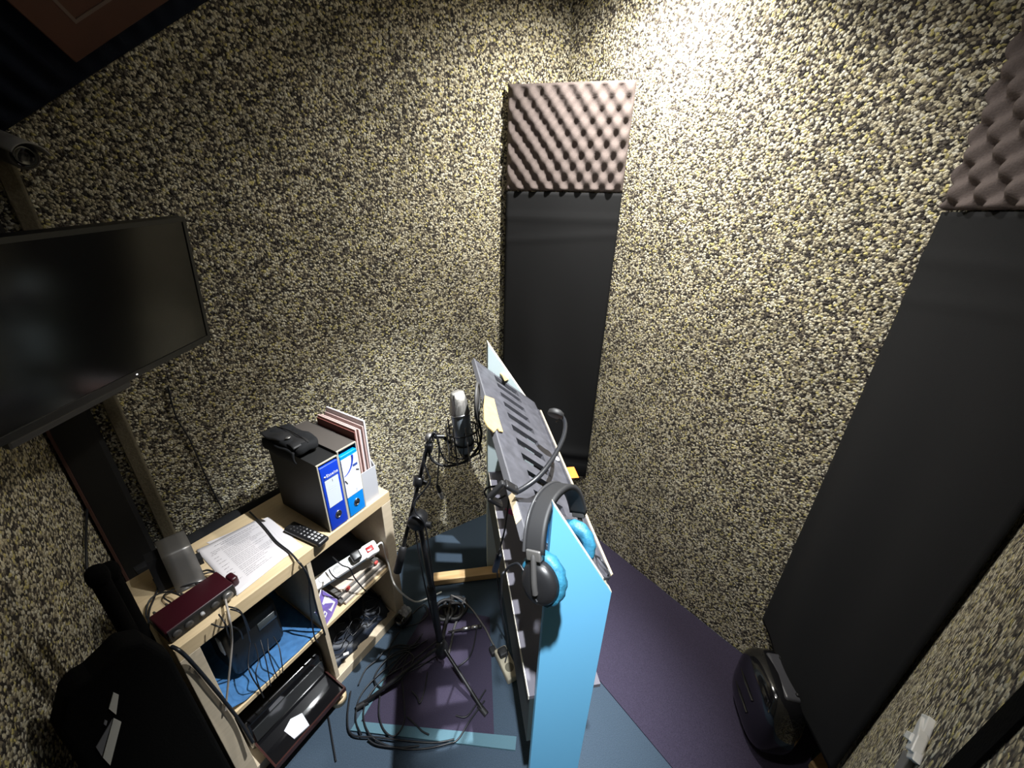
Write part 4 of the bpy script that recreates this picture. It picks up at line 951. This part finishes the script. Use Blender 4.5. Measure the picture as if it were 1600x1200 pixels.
# ------------------------------------------------------------------ leads on the floor
fz = .012
loops = [
 ('large loop of black lead reaching furthest left on the floor mat', [(-0.322, 1.189, 0.020), (-0.433, 1.087, 0.016), (-0.529, 1.018, 0.016), (-0.573, 0.943, 0.016), (-0.568, 0.875, 0.016), (-0.515, 0.813, 0.016), (-0.417, 0.781, 0.012), (-0.305, 0.779, 0.012), (-0.209, 0.797, 0.014), (-0.171, 0.812, 0.014), (-0.130, 0.875, 0.014), (-0.077, 0.945, 0.014)]),
 ('black lead looping round the left tripod leg', [(-0.372, 1.188, 0.020), (-0.470, 1.114, 0.016), (-0.525, 1.005, 0.016), (-0.512, 0.898, 0.016), (-0.471, 0.834, 0.016), (-0.422, 0.815, 0.016), (-0.398, 0.868, 0.016), (-0.431, 0.970, 0.016), (-0.457, 1.046, 0.016), (-0.447, 1.142, 0.018)]),
 ('black lead running along the front edge of the floor mat', [(-0.657, 0.967, 0.012), (-0.634, 0.875, 0.012), (-0.592, 0.816, 0.014), (-0.488, 0.809, 0.016), (-0.360, 0.800, 0.016), (-0.259, 0.799, 0.014), (-0.186, 0.811, 0.014)]),
 ('black lead trailing off the front edge of the mat', [(-0.524, 0.803, 0.014), (-0.481, 0.787, 0.012), (-0.393, 0.781, 0.012), (-0.320, 0.789, 0.012)]),
 ('tangled black lead between shelf unit and tripod, uppermost', [(-0.401, 1.211, 0.030), (-0.436, 1.162, 0.020), (-0.508, 1.163, 0.014), (-0.565, 1.132, 0.014), (-0.584, 1.098, 0.014), (-0.623, 1.057, 0.012), (-0.633, 0.992, 0.012)]),
 ('tangled black lead crossing the floor beside the shelf unit', [(-0.407, 1.169, 0.024), (-0.464, 1.150, 0.018), (-0.534, 1.148, 0.014), (-0.536, 1.085, 0.014), (-0.503, 1.046, 0.014), (-0.482, 1.073, 0.014), (-0.443, 1.128, 0.018)]),
 ('short black lead curling below the tripod hub', [(-0.343, 1.050, 0.014), (-0.340, 0.986, 0.014), (-0.346, 0.938, 0.014), (-0.353, 0.931, 0.014), (-0.365, 0.949, 0.014), (-0.393, 0.972, 0.014)]),
 ('black lead running from the shelf foot to the tripod hub', [(-0.537, 1.245, 0.020), (-0.447, 1.268, 0.014), (-0.400, 1.321, 0.014), (-0.432, 1.373, 0.014), (-0.488, 1.301, 0.014), (-0.523, 1.217, 0.016), (-0.553, 1.141, 0.014)]),
 ('thin black lead lying from the tripod to the mat edge', [(-0.391, 0.880, 0.014), (-0.347, 0.853, 0.014), (-0.317, 0.833, 0.014), (-0.289, 0.823, 0.014)]),
 ('black lead bent sharply right of the tripod', [(-0.075, 0.986, 0.014), (-0.116, 0.923, 0.014), (-0.149, 0.886, 0.014), (-0.192, 0.889, 0.014)]),
 ('thin black lead on the floor left of the mat', [(-0.763, 0.943, 0.006), (-0.707, 0.865, 0.006), (-0.660, 0.793, 0.006), (-0.623, 0.737, 0.006)]),
 ('black lead from the connector down beside the tripod', [(-0.140, 1.257, 0.020), (-0.147, 1.168, 0.014), (-0.165, 1.115, 0.014), (-0.210, 1.075, 0.014)]),
 ('black lead in the tangle beside the left tripod leg, lying across the others', [(-0.417, 1.147, 0.026), (-0.508, 1.125, 0.020), (-0.559, 1.069, 0.018), (-0.569, 1.011, 0.018), (-0.517, 0.979, 0.018), (-0.450, 1.023, 0.020), (-0.417, 1.098, 0.022), (-0.461, 1.129, 0.024), (-0.535, 1.094, 0.022)]),
 ('black lead running close along the right foot of the shelf unit', [(-0.419, 1.180, 0.020), (-0.496, 1.100, 0.014), (-0.572, 1.019, 0.012), (-0.610, 0.944, 0.012), (-0.596, 0.865, 0.012), (-0.553, 0.814, 0.020)]),
]
for lab, pts in loops: C('floor_lead', lab, pts, .0033)
rn = random.Random(5)
for i in range(4):
    cx, cy = (-0.263, 1.370, 0.000)[0] - .045 * (i % 2), (-0.263, 1.370, 0.000)[1] - .02 * i
    pts = [(cx + (.062 - .008 * i) * math.cos(k * .8 + i) , cy + (.055 - .006 * i) * math.sin(k * .8 + i), .012 + .011 * i) for k in range(9)]
    C('coiled_cable', ['thick black cable coil on the floor behind the tripod, lowest of the pile', 'second black cable coil behind the tripod', 'third black cable coil behind the tripod, left side', 'topmost black cable coil behind the tripod'][i], pts, .0085, m_rubber, 'thick coils behind the tripod')
xc = thing('xlr_connector', 'silver cable connector lying on the floor beside the stand pole', 'connector', (-0.195, 1.262, 0.000))
y0_, y1_ = Vector((-0.279, 1.229, 0.022)), Vector((-0.130, 1.260, 0.022)); ya = (y1_ - y0_).normalized(); YL = (y1_ - y0_).length
MB().lathe(y0_, ya, [(0, .003), (YL * .45, .006), (YL * .46, .0095), (YL * .72, .0100)], 16).build('boot', m_steel, xc)
MB().lathe(y0_ + ya * YL * .74, ya, [(0, .0095), (YL * .22, .0095), (YL * .23, .007)], 16).build('shell', m_steel, xc)
MB().lathe(y0_ + ya * YL * .98, ya, [(0, .010), (.016, .010), (.018, .007)], 16).build('collar', m_rubber, xc)
C('socket_cable', 'pale flat cable running from the coils to the floor socket', [(-0.295, 1.428, 0.020), (-0.232, 1.400, 0.020), (-0.176, 1.353, 0.018), (-0.127, 1.294, 0.016), (-0.091, 1.245, 0.016), (-0.062, 1.193, 0.016), (-0.029, 1.144, 0.020), (0.008, 1.110, 0.030)], .0042, m_alu)
C('short_plug_lead', 'thick grey plug lead bent on the floor behind the silver connector', [(-0.217, 1.412, 0.020), (-0.229, 1.373, 0.022), (-0.238, 1.316, 0.018), (-0.252, 1.257, 0.016), (-0.256, 1.178, 0.016), (-0.262, 1.120, 0.016)], .0062, m_darkgrey)
so = thing('floor_socket', 'beige double floor socket with plugged-in leads beside the reading desk', 'socket', (0.021, 1.081, 0.000))
w0, w1 = Vector((-0.017, 1.145, 0.000)), Vector((0.048, 1.026, 0.000)); wa = (w1 - w0).normalized(); wb_ = Vector((-wa.y, wa.x, 0))
wf = frame(w0, wa, wb_); WL = (w1 - w0).length
MB().rbox(wf, -.01, WL, -.030, .030, 0, .040, .008).build('body', m_beige, so)
MB().lathe(wf(WL - .045, 0, .0395), (0, 0, 1), [(0, .020), (.0012, .020), (.0008, .017)], 24).build('socket_well', mat('well_dark', (.12, .11, .08), .6), so)
MB().rbox(wf, .005, .045, -.022, .020, .036, .065, .008).build('plug', m_rubber, so)
MB().rbox(wf, -.04, .0, -.045, -.015, .0, .03, .008).build('side_plug', m_rubber, so)

# ------------------------------------------------------------------ glossy black case by the right corner
gc = thing('glossy_case', 'rounded glossy black case standing on the floor below the right cloth', 'case', (1.055, .905, 0))
gxa = Vector((-0.146, -0.989, 0)).normalized(); gya = Vector((0.989, -0.146, 0)).normalized()
gcf = frame((1.055, .905, 0), gxa, gya)
MB().ell(gcf(0, 0, .165), gxa * .145, gya * .085, Vector((0, 0, .165)), .62, 40, 26).build('shell', m_gloss, gc)
MB().rbox(gcf, -.085, .085, -.012, .056, .300, .330, .012).build('top_plate', mat('plate_grey', (.055, .055, .062), .3), gc)
for x in (-.07, .06): MB().rbox(gcf, x, x + .012, .030, .056, .325, .337, .003, 2).build('latch', m_black, gc)
for dz in (.13, .21): MB().tube([gcf(-.10, -.070, dz), gcf(-.03, -.085, dz + .01), gcf(.05, -.084, dz + .01)], .006, 8).build('moulded_rib', m_gloss, gc)
MB2 = MB().prism([(1.184, 0.767, 0.000), (1.253, 0.801, 0.000), (1.269, 0.782, -0.000), (1.198, 0.707, 0.000)], (0, 0, .03))
tag(MB2.build('wooden_block', m_pine), 'small pale wooden block on the floor behind the glossy case', 'block')

# ------------------------------------------------------------------ things on the near wall at lower right
vn = (C2 - C3).normalized(); vnn = Vector((-0.559, 0.829, 0)).normalized()
lt = thing('door_latch', 'white plastic latch on the wall at lower right', 'latch', (0.544, 0.280, 1.305))
lf = frame(Vector((0.602, 0.307, 1.246)), -vn, (0, 0, 1), vnn)
q = [Vector(p) for p in ((0.616, 0.326, 1.265), (0.579, 0.300, 1.311), (0.502, 0.248, 1.323), (0.528, 0.266, 1.285))]
MB().prism(q, vnn * -.008).build('plate', m_white, lt, bevel=.0015)
q = [Vector(p) for p in ((0.579, 0.304, 1.284), (0.584, 0.308, 1.295), (0.531, 0.272, 1.325), (0.511, 0.258, 1.320), (0.539, 0.277, 1.281))]
MB().prism(q, vnn * -.010).build('lever', m_white, lt, bevel=.0015)
q = [Vector(p) for p in ((0.575, 0.305, 1.264), (0.544, 0.284, 1.304), (0.532, 0.276, 1.304), (0.562, 0.297, 1.265))]
MB().prism(q, vnn * -.004).build('thumb_tab', m_white, lt, bevel=.001)
q = [Vector(p) for p in ((0.570, 0.293, 1.241), (0.521, 0.260, 1.298), (0.508, 0.251, 1.268), (0.538, 0.271, 1.225))]
MB().prism(q, vnn * -.007).build('grey_arm', m_camgrey, lt, bevel=.0015)
se = MB()
sa_, sb2 = Vector((0.432, 0.192, 1.507)), Vector((0.388, 0.162, 1.552))
sa_.z = sb2.z = 0
se.prism([sa_ + vnn * .0005, sb2 + vnn * .0005, sb2 + vnn * .003, sa_ + vnn * .003], (0, 0, 2.3)); struct(se.build('trim_1', m_bag))

# ------------------------------------------------------------------ black bag and two tubes at lower left
bagp = [(-0.862, 0.616, 1.047), (-0.862, 0.617, 0.988), (-0.863, 0.615, 0.879), (-0.923, 0.508, 0.943), (-0.933, 0.490, 0.947), (-0.944, 0.470, 0.932), (-0.962, 0.438, 0.856)]
bx = [(-.014, .0), (-.014, .84), (-.040, .94), (-.075, .97), (-.105, .955)] + [((Vector(p) - SA).dot(sx), p[2]) for p in bagp[3:]] + [(-.222, .70), (-.222, .0)]
eb = thing('equipment_bag', 'black padded equipment bag with white tags standing at lower left', 'bag', SH(-.11, -.03, 0), SRZ)
MB().prism([SH(x, -.06, z + .001) for x, z in bx], sy * .065).build('body', m_bag, eb, bevel=.012, seg=3); bgo = COL.objects['body.%03d' % 0] if False else [o for o in eb.children][0]
def tagp(pts, name, m): MB().prism([Vector(p) for p in pts], sy * .0025).build(name, m, bgo)
tagp([(-0.915, 0.518, 0.863), (-0.913, 0.522, 0.846), (-0.922, 0.505, 0.798), (-0.924, 0.502, 0.829)], 'white_tag', m_tape)
tagp([(-0.925, 0.500, 0.793), (-0.922, 0.505, 0.766), (-0.946, 0.462, 0.669), (-0.947, 0.461, 0.708)], 'white_tag', m_tape)
tagp([(-0.931, 0.490, 0.783), (-0.926, 0.498, 0.793), (-0.947, 0.461, 0.714), (-0.946, 0.462, 0.752)], 'grey_tag', m_tapeg)
tagp([(-0.931, 0.490, 0.807), (-0.930, 0.492, 0.798), (-0.932, 0.487, 0.789), (-0.933, 0.486, 0.798)], 'grey_tag', m_tapeg)
for tp, lab in (((-0.967, 0.634, 1.121), 'black upright tube behind the equipment bag, the left one'), ((-1.007, 0.705, 1.065), 'black upright tube behind the equipment bag, the right one')):
    a = Vector(tp); a -= sx * max(0, (a - SA).dot(sx) + .022)
    b = Vector((a.x, a.y, .002)) - sx * .012; d = (a - b).normalized()
    t_ = thing('stand_tube', lab, 'tube', b, 0, 'upright tubes beside the equipment bag')
    shf = MB().tube([b, a - d * .02], .0170, 14, smooth=False).build('shaft', m_bag, t_)
    MB().ell(a - d * .015, d * .03, d.orthogonal().normalized() * .0205, d.cross(d.orthogonal()).normalized() * .0205, .8, 18, 12).build('end_cap', m_bag, shf)
